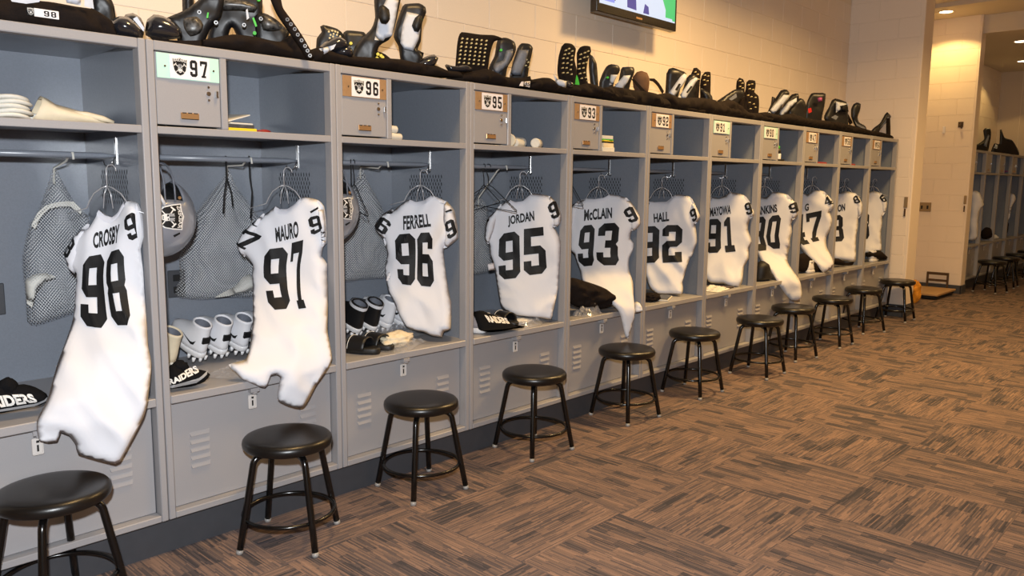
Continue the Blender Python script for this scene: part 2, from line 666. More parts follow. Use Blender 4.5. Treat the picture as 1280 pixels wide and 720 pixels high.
_t, _s, _c, _d = 0.335, 0.185, 0.24, 0.12
GLYPH = {
    '0': [[(_c, 0), (1-_c, 0), (1, _d), (1, 1-_d), (1-_c, 1), (_c, 1), (0, 1-_d), (0, _d)], [(_t, _s), (1-_t, _s), (1-_t, 1-_s), (_t, 1-_s)]],
    '1': [[(.1, 0), (.95, 0), (.95, _s), (.72, _s), (.72, 1), (.42, 1), (.05, .86), (.05, .74), (.36, .74), (.36, _s), (.1, _s)]],
    '2': [[(0, 0), (1, 0), (1, .27), (1-_t, .27), (1-_t, _s), (_t, _s), (_t, .34), (.42, .41), (1-_c, .41), (1, .41+_d), (1, 1-_d), (1-_c, 1), (_c, 1), (0, 1-_d), (0, .7), (_t, .7), (_t, 1-_s), (1-_t, 1-_s), (1-_t, .575), (_c, .575), (0, .575-_d)]],
    '3': [[(_c, 0), (1-_c, 0), (1, _d), (1, .43), (.9, .5), (1, .57), (1, 1-_d), (1-_c, 1), (_c, 1), (0, 1-_d), (0, .7), (_t, .7), (_t, 1-_s), (1-_t, 1-_s), (1-_t, .59), (.38, .59), (.38, .41), (1-_t, .41), (1-_t, _s), (_t, _s), (_t, .3), (0, .3), (0, _d)]],
    '4': [[(.38, 0), (1, 0), (1, .12), (.86, .12), (.86, .22), (1, .22), (1, .38), (.86, .38), (.86, 1), (.5, 1), (0, .38), (0, .22), (.54, .22), (.54, .12), (.38, .12)], [(.24, .38), (.54, .38), (.54, .75)]],
    '5': [[(_c, 0), (1-_c, 0), (1, _d), (1, .61-_d), (1-_c, .61), (_t, .61), (_t, 1-_s), (.95, 1-_s), (.95, 1), (0, 1), (0, .44), (1-_t, .44), (1-_t, _s), (_t, _s), (_t, .3), (0, .3), (0, _d)]],
    '7': [[(.15, 0), (.78, 0), (.78, .12), (.62, .12), (1, .8), (1, 1), (0, 1), (0, .7), (.22, .7), (.22, .82), (.7, .82), (.3, .12), (.15, .12)]],
    '8': [[(_c, 0), (1-_c, 0), (1, _d), (1, .43), (.92, .5), (1, .57), (1, 1-_d), (1-_c, 1), (_c, 1), (0, 1-_d), (0, .57), (.08, .5), (0, .43), (0, _d)], [(_t, _s), (1-_t, _s), (1-_t, .42), (_t, .42)], [(_t, .58), (1-_t, .58), (1-_t, 1-_s), (_t, 1-_s)]],
    '9': [[(_c, 0), (1-_c, 0), (1, _d), (1, 1-_d), (1-_c, 1), (_c, 1), (0, 1-_d), (0, .40+_d), (_c, .40), (1-_t, .40), (1-_t, _s), (_t, _s), (_t, .3), (0, .3), (0, _d)], [(_t, .57), (1-_t, .57), (1-_t, 1-_s), (_t, 1-_s)]],
}
GLYPH['6'] = [[(1-x, 1-y) for x, y in lp] for lp in GLYPH['9']]


def quad_map(q):
    (x0, y0), (x1, y1), (x2, y2), (x3, y3) = q        # TL TR BR BL

    def f(x, y):
        tx = (x0+(x1-x0)*x, y0+(y1-y0)*x); bx = (x3+(x2-x3)*x, y3+(y2-y3)*x)
        return (bx[0]+(tx[0]-bx[0])*y, bx[1]+(tx[1]-bx[1])*y)
    return f


_txt = {}


def text_tris(s, bold=0.018):
    if (s, bold) in _txt:
        return _txt[(s, bold)]
    cu = bpy.data.curves.new('t', 'FONT')
    cu.body = s
    cu.offset = bold
    cu.resolution_u = 3
    cu.fill_mode = 'FRONT'
    o = bpy.data.objects.new('t', cu)
    COL.objects.link(o)
    bpy.context.view_layer.update()
    dg = bpy.context.evaluated_depsgraph_get()
    e = o.evaluated_get(dg)
    me = e.to_mesh()
    V = [(v.co.x, v.co.y) for v in me.vertices]
    F_ = [tuple(p.vertices) for p in me.polygons]
    e.to_mesh_clear()
    bpy.data.objects.remove(o)
    bpy.data.curves.remove(cu)
    x0 = min(v[0] for v in V); x1 = max(v[0] for v in V); y0 = min(v[1] for v in V); y1 = max(v[1] for v in V)
    V = [((x-x0)/(x1-x0), (y-y0)/(y1-y0)) for x, y in V]
    _txt[(s, bold)] = (V, F_)
    return V, F_


def text_mesh(bm, s, mapf, mi=0, bold=0.018):
    V, F_ = text_tris(s, bold)
    vs_ = [bm.verts.new(mapf(x, y)) for x, y in V]
    for f in F_:
        try:
            bm.faces.new([vs_[i] for i in f]).material_index = mi
        except ValueError:
            pass


def bm_obj(bm, name, mats, parent=None):
    me = bpy.data.meshes.new(name)
    bm.to_mesh(me); bm.free()
    for m in (mats if isinstance(mats, (list, tuple)) else [mats]):
        me.materials.append(m)
    return link(name, me, parent)


def digits_mesh(bm, s, mapf, mi=0, gap=0.14, step=0.2):
    n = len(s)
    w = (1-gap*(n-1))/n
    for i, ch in enumerate(s):
        x0 = i*(w+gap)
        poly_mesh(bm, GLYPH[ch], lambda x, y, x0=x0: mapf(x0+x*w, y), step)


def emblem(name, mapf, parent):
    """shield emblem in unit coords (x, y in 0..1, third value is a lift)"""
    bm = bmesh.new()
    sh = [(0.5, 0.0), (0.72, 0.09), (0.9, 0.3), (0.97, 0.6), (1.0, 0.93), (0.72, 0.93), (0.5, 1.0), (0.28, 0.93), (0.0, 0.93), (0.03, 0.6), (0.1, 0.3), (0.28, 0.09)]
    inn = [(0.5+(x-0.5)*0.9, 0.5+(y-0.5)*0.9) for x, y in sh]
    poly_mesh(bm, [sh], lambda x, y: mapf(x, y, 0), 0.25, 1)
    poly_mesh(bm, [inn], lambda x, y: mapf(x, y, 1), 0.25, 0)
    text_mesh(bm, 'RAIDERS', lambda x, y: mapf(0.1+0.8*x, 0.73+0.15*y+0.05*(1-(2*x-1)**2), 2), 1)
    for s in (1, -1):                                     # crossed blades
        q = [(0.5-s*0.32, 0.625), (0.5-s*0.29, 0.655), (0.5+s*0.27, 0.235), (0.5+s*0.245, 0.21)]
        poly_mesh(bm, [q], lambda x, y: mapf(x, y, 2), 0.3, 1)
        q = [(0.5-s*0.36, 0.52), (0.5-s*0.40, 0.56), (0.5-s*0.26, 0.70), (0.5-s*0.22, 0.66)]
        poly_mesh(bm, [q], lambda x, y: mapf(x, y, 2), 0.3, 1)
    sc = lambda x, y: (0.5+(x-0.5)*0.78, 0.43+(y-0.43)*0.80)
    face = [(0.5, 0.12), (0.62, 0.18), (0.67, 0.34), (0.66, 0.5), (0.34, 0.5), (0.33, 0.34), (0.38, 0.18)]
    poly_mesh(bm, [face], lambda x, y: mapf(*sc(x, y), 3), 0.3, 1)
    cap = [(0.31, 0.46), (0.69, 0.46), (0.68, 0.58), (0.6, 0.68), (0.5, 0.71), (0.4, 0.68), (0.32, 0.58)]
    poly_mesh(bm, [cap], lambda x, y: mapf(*sc(x, y), 4), 0.3, 2)
    for q in ([(0.53, 0.36), (0.64, 0.38), (0.63, 0.45), (0.54, 0.44)], [(0.37, 0.39), (0.46, 0.39), (0.46, 0.43), (0.37, 0.43)],
              [(0.42, 0.2), (0.58, 0.2), (0.57, 0.23), (0.43, 0.23)], [(0.47, 0.46), (0.53, 0.46), (0.53, 0.7), (0.47, 0.7)]):
        poly_mesh(bm, [q], lambda x, y: mapf(*sc(x, y), 5), 0.3, 0)
    return bm_obj(bm, name, [M['ink'], M['white_ink'], M['grey_ink']], parent)


# ------------------------------------------------------------------ the room
P = 0.762                     # locker pitch
NU = 11
WY = 0.62                     # wall behind the lockers
CZ = 3.55

b = B(); b.box((-3.2, -5.6, -0.1), (16.0, 1.4, -0.012))
floor = b.obj('floor', M['mortar']); tag(floor, kind='structure')
TS = 0.6096
bt = B(); bt.box((-TS/2+0.0002, -TS/2+0.0002, -0.012), (TS/2-0.0002, TS/2-0.0002, 0.0), bev=0.0006)
tile_me = bt.mesh('carpet_tile', M['carpet'])
for i in range(-2, 26):
    for j in range(-7, 2):
        x, y = i*TS+0.12, j*TS-0.05
        if y < -0.25*(16-x)*0.75-1.2 and x > 4:
            continue
        o = link('carpet_tile', tile_me, floor, (x, y, 0.0))
        o.rotation_euler = (0, 0, (math.pi/2 if (i+j) % 2 else 0) + (math.pi if random.random() < 0.5 else 0))

BH, BL = 0.2032, 0.4064
Z0 = 0.05


def block_mesh(l, h):
    g, dp, bv = 0.0013, 0.0145, 0.002
    b = B()
    x0, x1, z0, z1 = -l/2+g, l/2-g, -h/2+g, h/2-g
    a = [(x0, 0, z0), (x1, 0, z0), (x1, 0, z1), (x0, 0, z1)]
    m_ = [(x0, -dp+bv, z0), (x1, -dp+bv, z0), (x1, -dp+bv, z1), (x0, -dp+bv, z1)]
    f_ = [(x0+bv, -dp, z0+bv), (x1-bv, -dp, z0+bv), (x1-bv, -dp, z1-bv), (x0+bv, -dp, z1-bv)]
    b.loft([a, m_, f_], cap0=False, smooth=False)
    return b.mesh('block', M['cream'])


_bm = {}


def blocks(parent, org, ang, length, zlo, zhi, phase=0.0):
    """courses of block on a wall face; ang turns the -Y facing block"""
    ca, sa = math.cos(ang), math.sin(ang)
    n0 = int(math.floor((zlo-Z0)/BH + 0.001))
    n = n0
    while Z0+n*BH < zhi-0.01:
        z0, z1 = max(Z0+n*BH, zlo), min(Z0+(n+1)*BH, zhi)
        x = -BL + ((phase + (BL/2 if n % 2 else 0)) % BL)
        while x < length-0.005:
            a, c = max(0, x), min(length, x+BL)
            if c-a > 0.03 and z1-z0 > 0.03:
                key = (round(c-a, 3), round(z1-z0, 3))
                if key not in _bm:
                    _bm[key] = block_mesh(*key)
                m_ = (a+c)/2
                o = link('block', _bm[key], parent, (org[0]+ca*m_, org[1]+sa*m_, (z0+z1)/2))
                o.rotation_euler = (0, 0, ang)
            x += BL
        n += 1


XC = 8.5                       # column face
XS = 11.0                      # stub wall face
b = B(); b.box((-3.2, WY+0.005, 0), (16.0, WY+0.16, CZ))
wl = b.obj('wall_left', M['mortar']); tag(wl, kind='structure')
blocks(wl, (-0.3, WY+0.016, 0), 0, XC+0.33, 1.8788, 3.3, phase=0.28)
blocks(wl, (XS+0.2, WY+0.016, 0), 0, 15.15-XS-0.2, 1.8788, 3.28)
b = B(); b.box((XC+0.005, -0.128, 0), (XC+0.30, WY+0.0, CZ), bev=0.012, seg=3)
wc = b.obj('wall_column', M['cream']); tag(wc, kind='structure')
blocks(wc, (XC+0.016, WY+0.004, 0), -math.pi/2, WY+0.105, 0.13, CZ, phase=0.1)
b = B(); b.box((XS+0.005, -0.045, 0), (XS+0.2, WY+0.0, CZ), bev=0.008, seg=2)
ws = b.obj('wall_stub', M['cream']); tag(ws, kind='structure')
blocks(ws, (XS+0.016, WY+0.004, 0), -math.pi/2, WY+0.03, 0.11, CZ, phase=0.25)
b = B(); b.box((15.15, -5.6, 0), (15.3, WY+0.1, CZ))
wf = b.obj('wall_far', M['wall_plain']); tag(wf, kind='structure')
b = B()
for yy in (0.3, -0.3, -0.9, -1.5):
    b.box((15.138, yy-0.004, 0), (15.15, yy+0.004, 3.28))
tag(b.obj('trim_2', M['mortar']), kind='structure')
b = B(); b.box((-3.2, -5.75, 0), (16, -5.6, CZ)); tag(b.obj('wall_right', M['wall_plain']), kind='structure')
b = B(); b.box((-3.35, -5.75, 0), (-3.2, WY+0.16, CZ)); tag(b.obj('wall_near', M['wall_plain']), kind='structure')
b = B(); b.box((-3.3, -5.7, CZ), (16, 1.4, CZ+0.1)); b.box((10.25, -5.6, CZ-0.05), (11.06, WY, CZ)); b.box((11.06, -5.6, 3.28), (15.15, WY, CZ))
tag(b.obj('ceiling', M['ceil']), kind='structure')
# skirting and locker plinth
b = B(); b.box((XC-0.008, -0.13, 0), (XC+0.012, WY-0.1, 0.13), bev=0.003); b.box((XC-0.008, -0.135, 0), (XC+0.3, -0.118, 0.13), bev=0.003)
tag(b.obj('baseboard_column', M['plinth']), kind='structure')
b = B(); b.box((XS-0.008, -0.055, 0), (XS+0.012, WY, 0.11), bev=0.003); b.box((XS-0.008, -0.06, 0), (XS+0.2, -0.038, 0.11), bev=0.003)
tag(b.obj('baseboard_stub', M['plinth']), kind='structure')
b = B(); b.box((-0.02, 0.045, 0), (NU*P+0.02, 0.1, 0.139)); b.box((XS+0.2, 0.045, 0), (15.1, 0.1, 0.139))
tag(b.obj('trim_1', M['plinth']), kind='structure')


# ceiling downlights
def downlight(loc, r, label, power):
    t = thing('downlight', label, 'ceiling light', loc, group='recessed ceiling downlights')
    b = B(); b.lathe([(r*0.82, 0.0), (r, -0.004), (r*1.12, -0.006), (r*1.14, 0.0)], n=28); b.obj('rim', M['lamp_rim'], t)
    b = B(); b.lathe([(0, -0.002), (r*0.84, -0.002)], n=28); b.obj('lens', M['lamp'], t)
    light('downlight_beam', 'SPOT', (loc[0], loc[1], loc[2]-0.03), power, (1.0, 0.64, 0.22), 0.06, target=(loc[0], loc[1], 0),
          spot_size=math.radians(122), spot_blend=0.12)
    return t


downlight((10.55, 0.26, CZ-0.05), 0.085, 'round ceiling downlight in front of the tall lit block wall', 52)
downlight((12.0, -0.27, 3.28), 0.09, 'far ceiling downlight, nearer of the two at the right edge', 22)
downlight((13.95, 0.08, 3.28), 0.09, 'far ceiling downlight, farther and lower of the two at the right edge', 22)

# traced shapes, millimetres in each object own frame
JERSEYS = {
 '98': {'k':1,'top':(-0.165,0.23,52),'bot':(-0.24,-0.075,18),'z1':1.1,'zb':0.57,'out':[[89,1280],[112,1261],[136,1255],[161,1275],[187,1315],[232,1304],[245,1260],[247,1189],[233,1144],[236,1062],[222,978],[205,897],[188,813],[186,756],[169,685],[142,588],[61,440],[46,434],[-61,486],[-67,521],[-84,554],[-106,568],[-119,537],[-166,545],[-171,610],[-135,677],[-103,765],[-71,834],[-41,903],[-21,1002],[-13,1051],[-30,1071],[-45,1107],[-41,1128],[6,1194],[56,1229]],'sl':[35,34,33,32,31,30],'sr':[5,6,7,8,9],'digits':[('9',[[49,1115],[119,1128],[82,875],[-9,886]]),('8',[[128,1131],[186,1149],[167,887],[100,885]])],'name':('CROSBY',[[83,1199],[176,1233],[173,1167],[81,1144]]),'sd':[('8',[[0,1188],[16,1164],[-19,1111],[-37,1131]]),('9',[[198,1251],[234,1271],[239,1195],[208,1177]])],'stripes':[]},
 '97': {'k':2,'top':(-0.165,0.23,52),'bot':(-0.25,-0.07,18),'z1':1.05,'zb':0.57,'out':[[20,1280],[41,1268],[72,1269],[108,1293],[135,1320],[204,1307],[229,1282],[238,1207],[236,1126],[222,1109],[214,1071],[237,1038],[219,937],[192,857],[161,765],[155,665],[137,634],[82,569],[22,478],[-74,522],[-61,613],[-76,624],[-95,620],[-123,578],[-206,619],[-224,643],[-246,672],[-179,686],[-163,709],[-123,817],[-101,934],[-97,991],[-90,1031],[-119,1062],[-145,1092],[-151,1119],[-124,1168],[-79,1206],[-24,1247]],'sl':[38,37,36,35,34,33],'sr':[5,6,7,8,9],'digits':[('9',[[-20,1098],[82,1111],[49,861],[-41,856]]),('7',[[96,1127],[146,1141],[121,865],[69,858]])],'name':('MAURO',[[25,1190],[127,1222],[127,1151],[30,1128]]),'sd':[('7',[[-106,1178],[-40,1152],[-95,1093],[-154,1126]]),('9',[[169,1230],[218,1242],[228,1187],[183,1164]])],'stripes':[[[-82,1209],[-70,1209],[-49,1194],[-56,1193]],[[176,1260],[215,1281],[218,1274],[180,1252]]]},
 '96': {'k':3,'top':(-0.165,0.23,52),'bot':(-0.2,0.17,60),'z1':0.95,'zb':0.6,'out':[[-8,1301],[22,1289],[62,1296],[101,1322],[165,1295],[211,1251],[232,1143],[232,1114],[201,1084],[161,1063],[161,1016],[172,924],[186,828],[193,800],[185,674],[152,661],[141,633],[90,636],[48,652],[7,657],[-39,671],[-73,724],[-109,812],[-127,851],[-139,958],[-126,1018],[-131,1068],[-141,1108],[-181,1147],[-185,1172],[-140,1227],[-89,1247],[-39,1287]],'sl':[31,30,29,28,27,26],'sr':[4,5,6,7,8,9],'digits':[('9',[[-80,1127],[21,1138],[20,878],[-65,884]]),('6',[[29,1136],[105,1141],[117,872],[30,878]])],'name':('FERRELL',[[-35,1220],[91,1232],[97,1169],[-36,1151]]),'sd':[('6',[[-140,1213],[-96,1182],[-131,1128],[-177,1161]]),('9',[[173,1186],[211,1206],[228,1139],[191,1113]])],'stripes':[[[-124,1231],[-99,1245],[-91,1235],[-95,1229]],[[173,1246],[201,1257],[209,1249],[177,1239]]]},
 '95': {'k':4,'top':(-0.16,0.235,54),'bot':(-0.2,0.16,56),'z1':0.95,'zb':0.6,'out':[[-42,1291],[-13,1278],[33,1285],[77,1326],[176,1314],[222,1274],[250,1203],[242,1159],[208,1140],[220,1125],[248,1058],[246,933],[225,801],[182,670],[171,630],[108,634],[-32,645],[-105,687],[-117,737],[-123,835],[-130,902],[-154,981],[-161,1038],[-185,1079],[-171,1174],[-126,1225],[-87,1266]],'sl':[26,25,24,23,22],'sr':[4,5,6,7,8],'digits':[('9',[[-100,1096],[16,1119],[24,857],[-102,840]]),('5',[[41,1128],[157,1144],[174,883],[43,866]])],'name':('JORDAN',[[-50,1199],[97,1232],[102,1161],[-48,1136]]),'sd':[('9',[[175,1258],[215,1287],[241,1208],[201,1191]])],'stripes':[[[-171,1174],[-153,1186],[-153,1175],[-162,1161]]]},
 '93': {'k':5,'top':(-0.12,0.26,66),'bot':(-0.22,-0.055,20),'z1':0.95,'zb':0.58,'out':[[-95,1289],[-35,1287],[22,1296],[60,1317],[161,1298],[208,1259],[256,1185],[257,1125],[208,1093],[199,1042],[220,1012],[217,967],[172,880],[148,831],[128,775],[64,672],[39,604],[35,565],[-2,442],[-20,446],[-73,620],[-114,669],[-153,700],[-184,741],[-184,790],[-162,837],[-166,926],[-197,956],[-236,1017],[-229,1173],[-174,1252],[-134,1268]],'sl':[31,30,29,28,27],'sr':[4,5,6,7,8],'digits':[('9',[[-115,1114],[-26,1127],[-40,868],[-147,856]]),('3',[[-2,1130],[135,1142],[123,873],[-20,869]])],'name':('McCLAIN',[[-96,1220],[81,1236],[82,1168],[-95,1146]]),'sd':[('9',[[158,1213],[208,1244],[251,1165],[201,1146]])],'stripes':[],'knot':[[56,658],[85,659],[91,610],[39,604]]},
 '92': {'k':6,'top':(-0.125,0.26,64),'bot':(-0.2,0.17,56),'z1':0.95,'zb':0.6,'out':[[-112,1260],[-78,1257],[6,1262],[71,1313],[168,1298],[194,1265],[241,1166],[227,1121],[211,1109],[218,1070],[227,980],[194,884],[179,872],[107,702],[110,669],[98,619],[32,617],[-68,619],[-122,667],[-147,763],[-143,986],[-192,1076],[-179,1202]],'sl':[0,22,21,20],'sr':[4,5,6,7,8],'digits':[('9',[[-169,1082],[-33,1091],[-33,837],[-176,822]]),('2',[[-11,1098],[128,1101],[124,843],[-11,833]])],'name':('HALL',[[-78,1175],[30,1195],[33,1127],[-73,1113]]),'sd':[('9',[[171,1197],[206,1220],[225,1154],[199,1125]])],'stripes':[]},
 '91': {'k':7,'top':(-0.13,0.26,66),'bot':(-0.2,0.16,60),'z1':0.95,'zb':0.6,'out':[[-55,1289],[-7,1280],[50,1303],[75,1328],[183,1305],[227,1257],[263,1178],[264,1148],[236,1123],[225,1042],[259,951],[235,901],[224,823],[177,762],[145,642],[124,598],[53,608],[11,625],[-97,633],[-144,709],[-114,920],[-210,1023],[-185,1187]],'sl':[0,22,21,20],'sr':[4,5,6,7,8],'digits':[('9',[[-84,1115],[24,1123],[30,864],[-95,853]]),('1',[[42,1136],[108,1138],[140,874],[52,864]])],'name':('MAYOWA',[[-64,1205],[92,1230],[95,1162],[-61,1134]]),'sd':[('9',[[193,1232],[230,1251],[254,1172],[214,1159]])],'stripes':[]},
 '90': {'k':8,'top':(-0.135,0.26,66),'bot':(-0.14,-0.06,25),'z1':0.95,'zb':0.57,'out':[[-33,1284],[18,1278],[67,1325],[176,1307],[243,1248],[278,1183],[277,1143],[238,1095],[227,1061],[237,995],[202,880],[59,743],[35,656],[71,484],[38,425],[-30,435],[-99,491],[-183,594],[-165,713],[-151,760],[-109,839],[-95,950],[-199,1050],[-180,1214]],'sl':[0,23,22,21],'sr':[3,4,5,6,7],'digits':[('9',[[-70,1108],[26,1123],[7,842],[-115,827]]),('0',[[52,1124],[147,1140],[126,858],[22,849]])],'name':('HANKINS',[[-81,1195],[104,1226],[114,1159],[-77,1121]]),'sd':[('9',[[200,1214],[255,1245],[278,1169],[222,1155]])],'stripes':[]},
 '47': {'k':9,'top':(-0.14,0.26,66),'bot':(-0.15,-0.01,35),'z1':0.95,'zb':0.6,'out':[[6,1315],[49,1298],[87,1338],[176,1332],[254,1254],[271,1197],[240,1153],[265,1074],[248,965],[166,820],[104,681],[-34,605],[-63,668],[-82,735],[-75,801],[-58,849],[-73,992],[-190,1100],[-170,1247]],'sl':[0,18,17,16],'sr':[3,4,5,6],'digits':[('4',[[-72,1102],[31,1127],[43,859],[-105,828]]),('7',[[41,1127],[172,1159],[169,891],[68,870]])],'name':('G',[[26,1214],[60,1222],[63,1156],[29,1148]]),'sd':[('4',[[187,1253],[218,1289],[263,1225],[203,1210]])],'stripes':[]},
 '8a': {'k':10,'top':(-0.14,0.26,64),'bot':(-0.18,0.17,60),'z1':0.95,'zb':0.6,'out':[[6,1304],[50,1309],[92,1329],[165,1314],[210,1284],[251,1200],[250,1106],[224,1067],[223,958],[190,795],[155,648],[104,647],[17,659],[-54,680],[-86,886],[-184,1018],[-166,1223]],'sl':[0,16,15,14],'sr':[3,4,5,6,7],'digits':[('8',[[-32,1085],[77,1103],[99,845],[-20,834]])],'name':('ON',[[27,1196],[92,1212],[96,1142],[31,1125]]),'sd':[('8',[[161,1264],[188,1291],[228,1226],[179,1214]])],'stripes':[]},
 '8b': {'k':11,'top':(-0.14,0.26,60),'bot':(-0.18,0.17,54),'z1':0.95,'zb':0.6,'out':[[16,1310],[55,1314],[92,1331],[156,1311],[210,1254],[233,1196],[219,1113],[195,1070],[198,970],[158,713],[76,695],[-55,675],[-79,855],[-177,995],[-159,1215]],'sl':[0,14,13,12],'sr':[3,4,5,6,7],'digits':[('8',[[-48,1082],[60,1110],[67,834],[-40,815]])],'name':None,'sd':[('6',[[151,1261],[176,1299],[223,1229],[181,1220]])],'stripes':[]},
}
GEAR = {
 'bag98': (0.593,0.5,8,[[7,1426],[-20,1351],[-51,1271],[-80,1227],[-113,1100],[-114,980],[-112,852],[-84,837],[-44,848],[25,866],[68,887],[92,1027],[123,1182],[113,1250],[83,1287],[58,1327],[40,1369],[19,1420]]),
 'liner98a': (0.595,0.49,8,[[-81,1212],[-58,1259],[-30,1286],[18,1300],[64,1300],[89,1269],[86,1251],[52,1282],[17,1282],[-23,1271],[-51,1241],[-69,1200]]),
 'liner98b': (0.519,0.49,8,[[-38,1012],[-11,1031],[31,1034],[62,1017],[24,1004],[-4,967],[-24,908],[-38,922]]),
 'bag97': (1.24,0.5,8,[[47,1449],[31,1397],[-30,1327],[-84,1259],[-139,1130],[-169,1056],[-170,967],[-191,920],[-186,888],[-90,870],[21,871],[148,868],[181,972],[203,1081],[199,1190],[137,1292],[92,1352],[63,1421]]),
 'cord97': [(1.185,0.4,0,[[9,1486],[9,1396],[-5,1316],[-11,1249]]),(1.208,0.4,0,[[-14,1396],[5,1336],[9,1278]]),(1.3,0.4,0,[[-2,1489],[-1,1397],[7,1336],[-4,1225]])],
 'bag96': (2.019,0.5,8,[[-19,1460],[-43,1392],[-93,1312],[-129,1233],[-141,1094],[-136,892],[-74,884],[17,890],[110,888],[149,957],[142,1125],[115,1229],[78,1299],[42,1348],[11,1404],[-6,1460]]),
 'tag96': (2.045,0.43,8,[[-31,938],[34,955],[38,901],[-40,898]]),
 'bag95': (2.844,0.5,8,[[-83,1229],[-44,1284],[-4,1297],[37,1236],[68,1095],[81,962],[99,889],[46,859],[-19,849],[-71,861],[-105,1008]]),
 'tag95': (2.736,0.42,8,[[-26,933],[19,940],[25,898],[-20,896]]),
 'liner97': (1.319,0.49,8,[[-107,872],[-57,896],[-6,921],[20,955],[53,968],[74,937],[66,894],[7,884],[-47,874]]),
 'beanie98': (0.321,0.1,10,[[-87,699],[-60,727],[-25,727],[-8,714],[28,714],[61,698],[90,672],[98,651],[69,634],[0,629],[-55,625],[-97,626]]),
 'beanie97': (0.881,0.075,15,[[-74,661],[-53,701],[-22,698],[-4,674],[36,675],[73,662],[87,647],[66,622],[19,609],[-43,605],[-77,603]]),
 'shirt95': (2.522,0.03,15,[[-116,692],[-83,723],[-45,711],[8,682],[97,640],[148,592],[123,560],[34,551],[-54,543],[-102,565]]),
 'bundle93': (3.354,0.1,12,[[-184,811],[-118,830],[-25,805],[89,769],[161,739],[188,707],[170,659],[119,628],[49,619],[-71,649],[-157,694],[-194,735]]),
 'bundle90': (5.686,0.1,10,[[-98,718],[-50,774],[25,757],[74,688],[100,634],[39,598],[-89,607]]),
 'bundle47': (6.571,0.1,10,[[-173,751],[-93,789],[50,718],[238,605],[189,586],[-38,615],[-162,636]]),
 'bundle8a': (7.355,0.1,10,[[-193,687],[-84,689],[60,643],[202,643],[177,613],[8,615],[-160,639]]),
 'bundle8b': (8.149,0.06,10,[[-232,698],[-97,717],[58,718],[162,655],[231,618],[40,619],[-151,662]]),
 'farjerseyA': (11.842,0.045,65,[[-93,1309],[-37,1332],[13,1311],[84,1139],[41,1073],[33,932],[41,703],[-12,646],[-71,655]]),
 'farjerseyB': (13.925,0.06,60,[[-46,1230],[-18,1292],[29,1268],[57,1194],[11,1082],[-8,908],[-27,871]]),
 'farjerseyC': (14.943,0.06,60,[[-84,1222],[-42,1275],[57,1224],[84,910],[11,935],[-26,1092]]),
 'farcoat': (14.918,0.03,40,[[-140,726],[-99,883],[15,884],[140,515],[157,356],[-73,356]]),
 'farbag': (12.458,0.04,40,[[-87,743],[-19,811],[69,789],[93,675],[9,640],[-66,652]]),
}
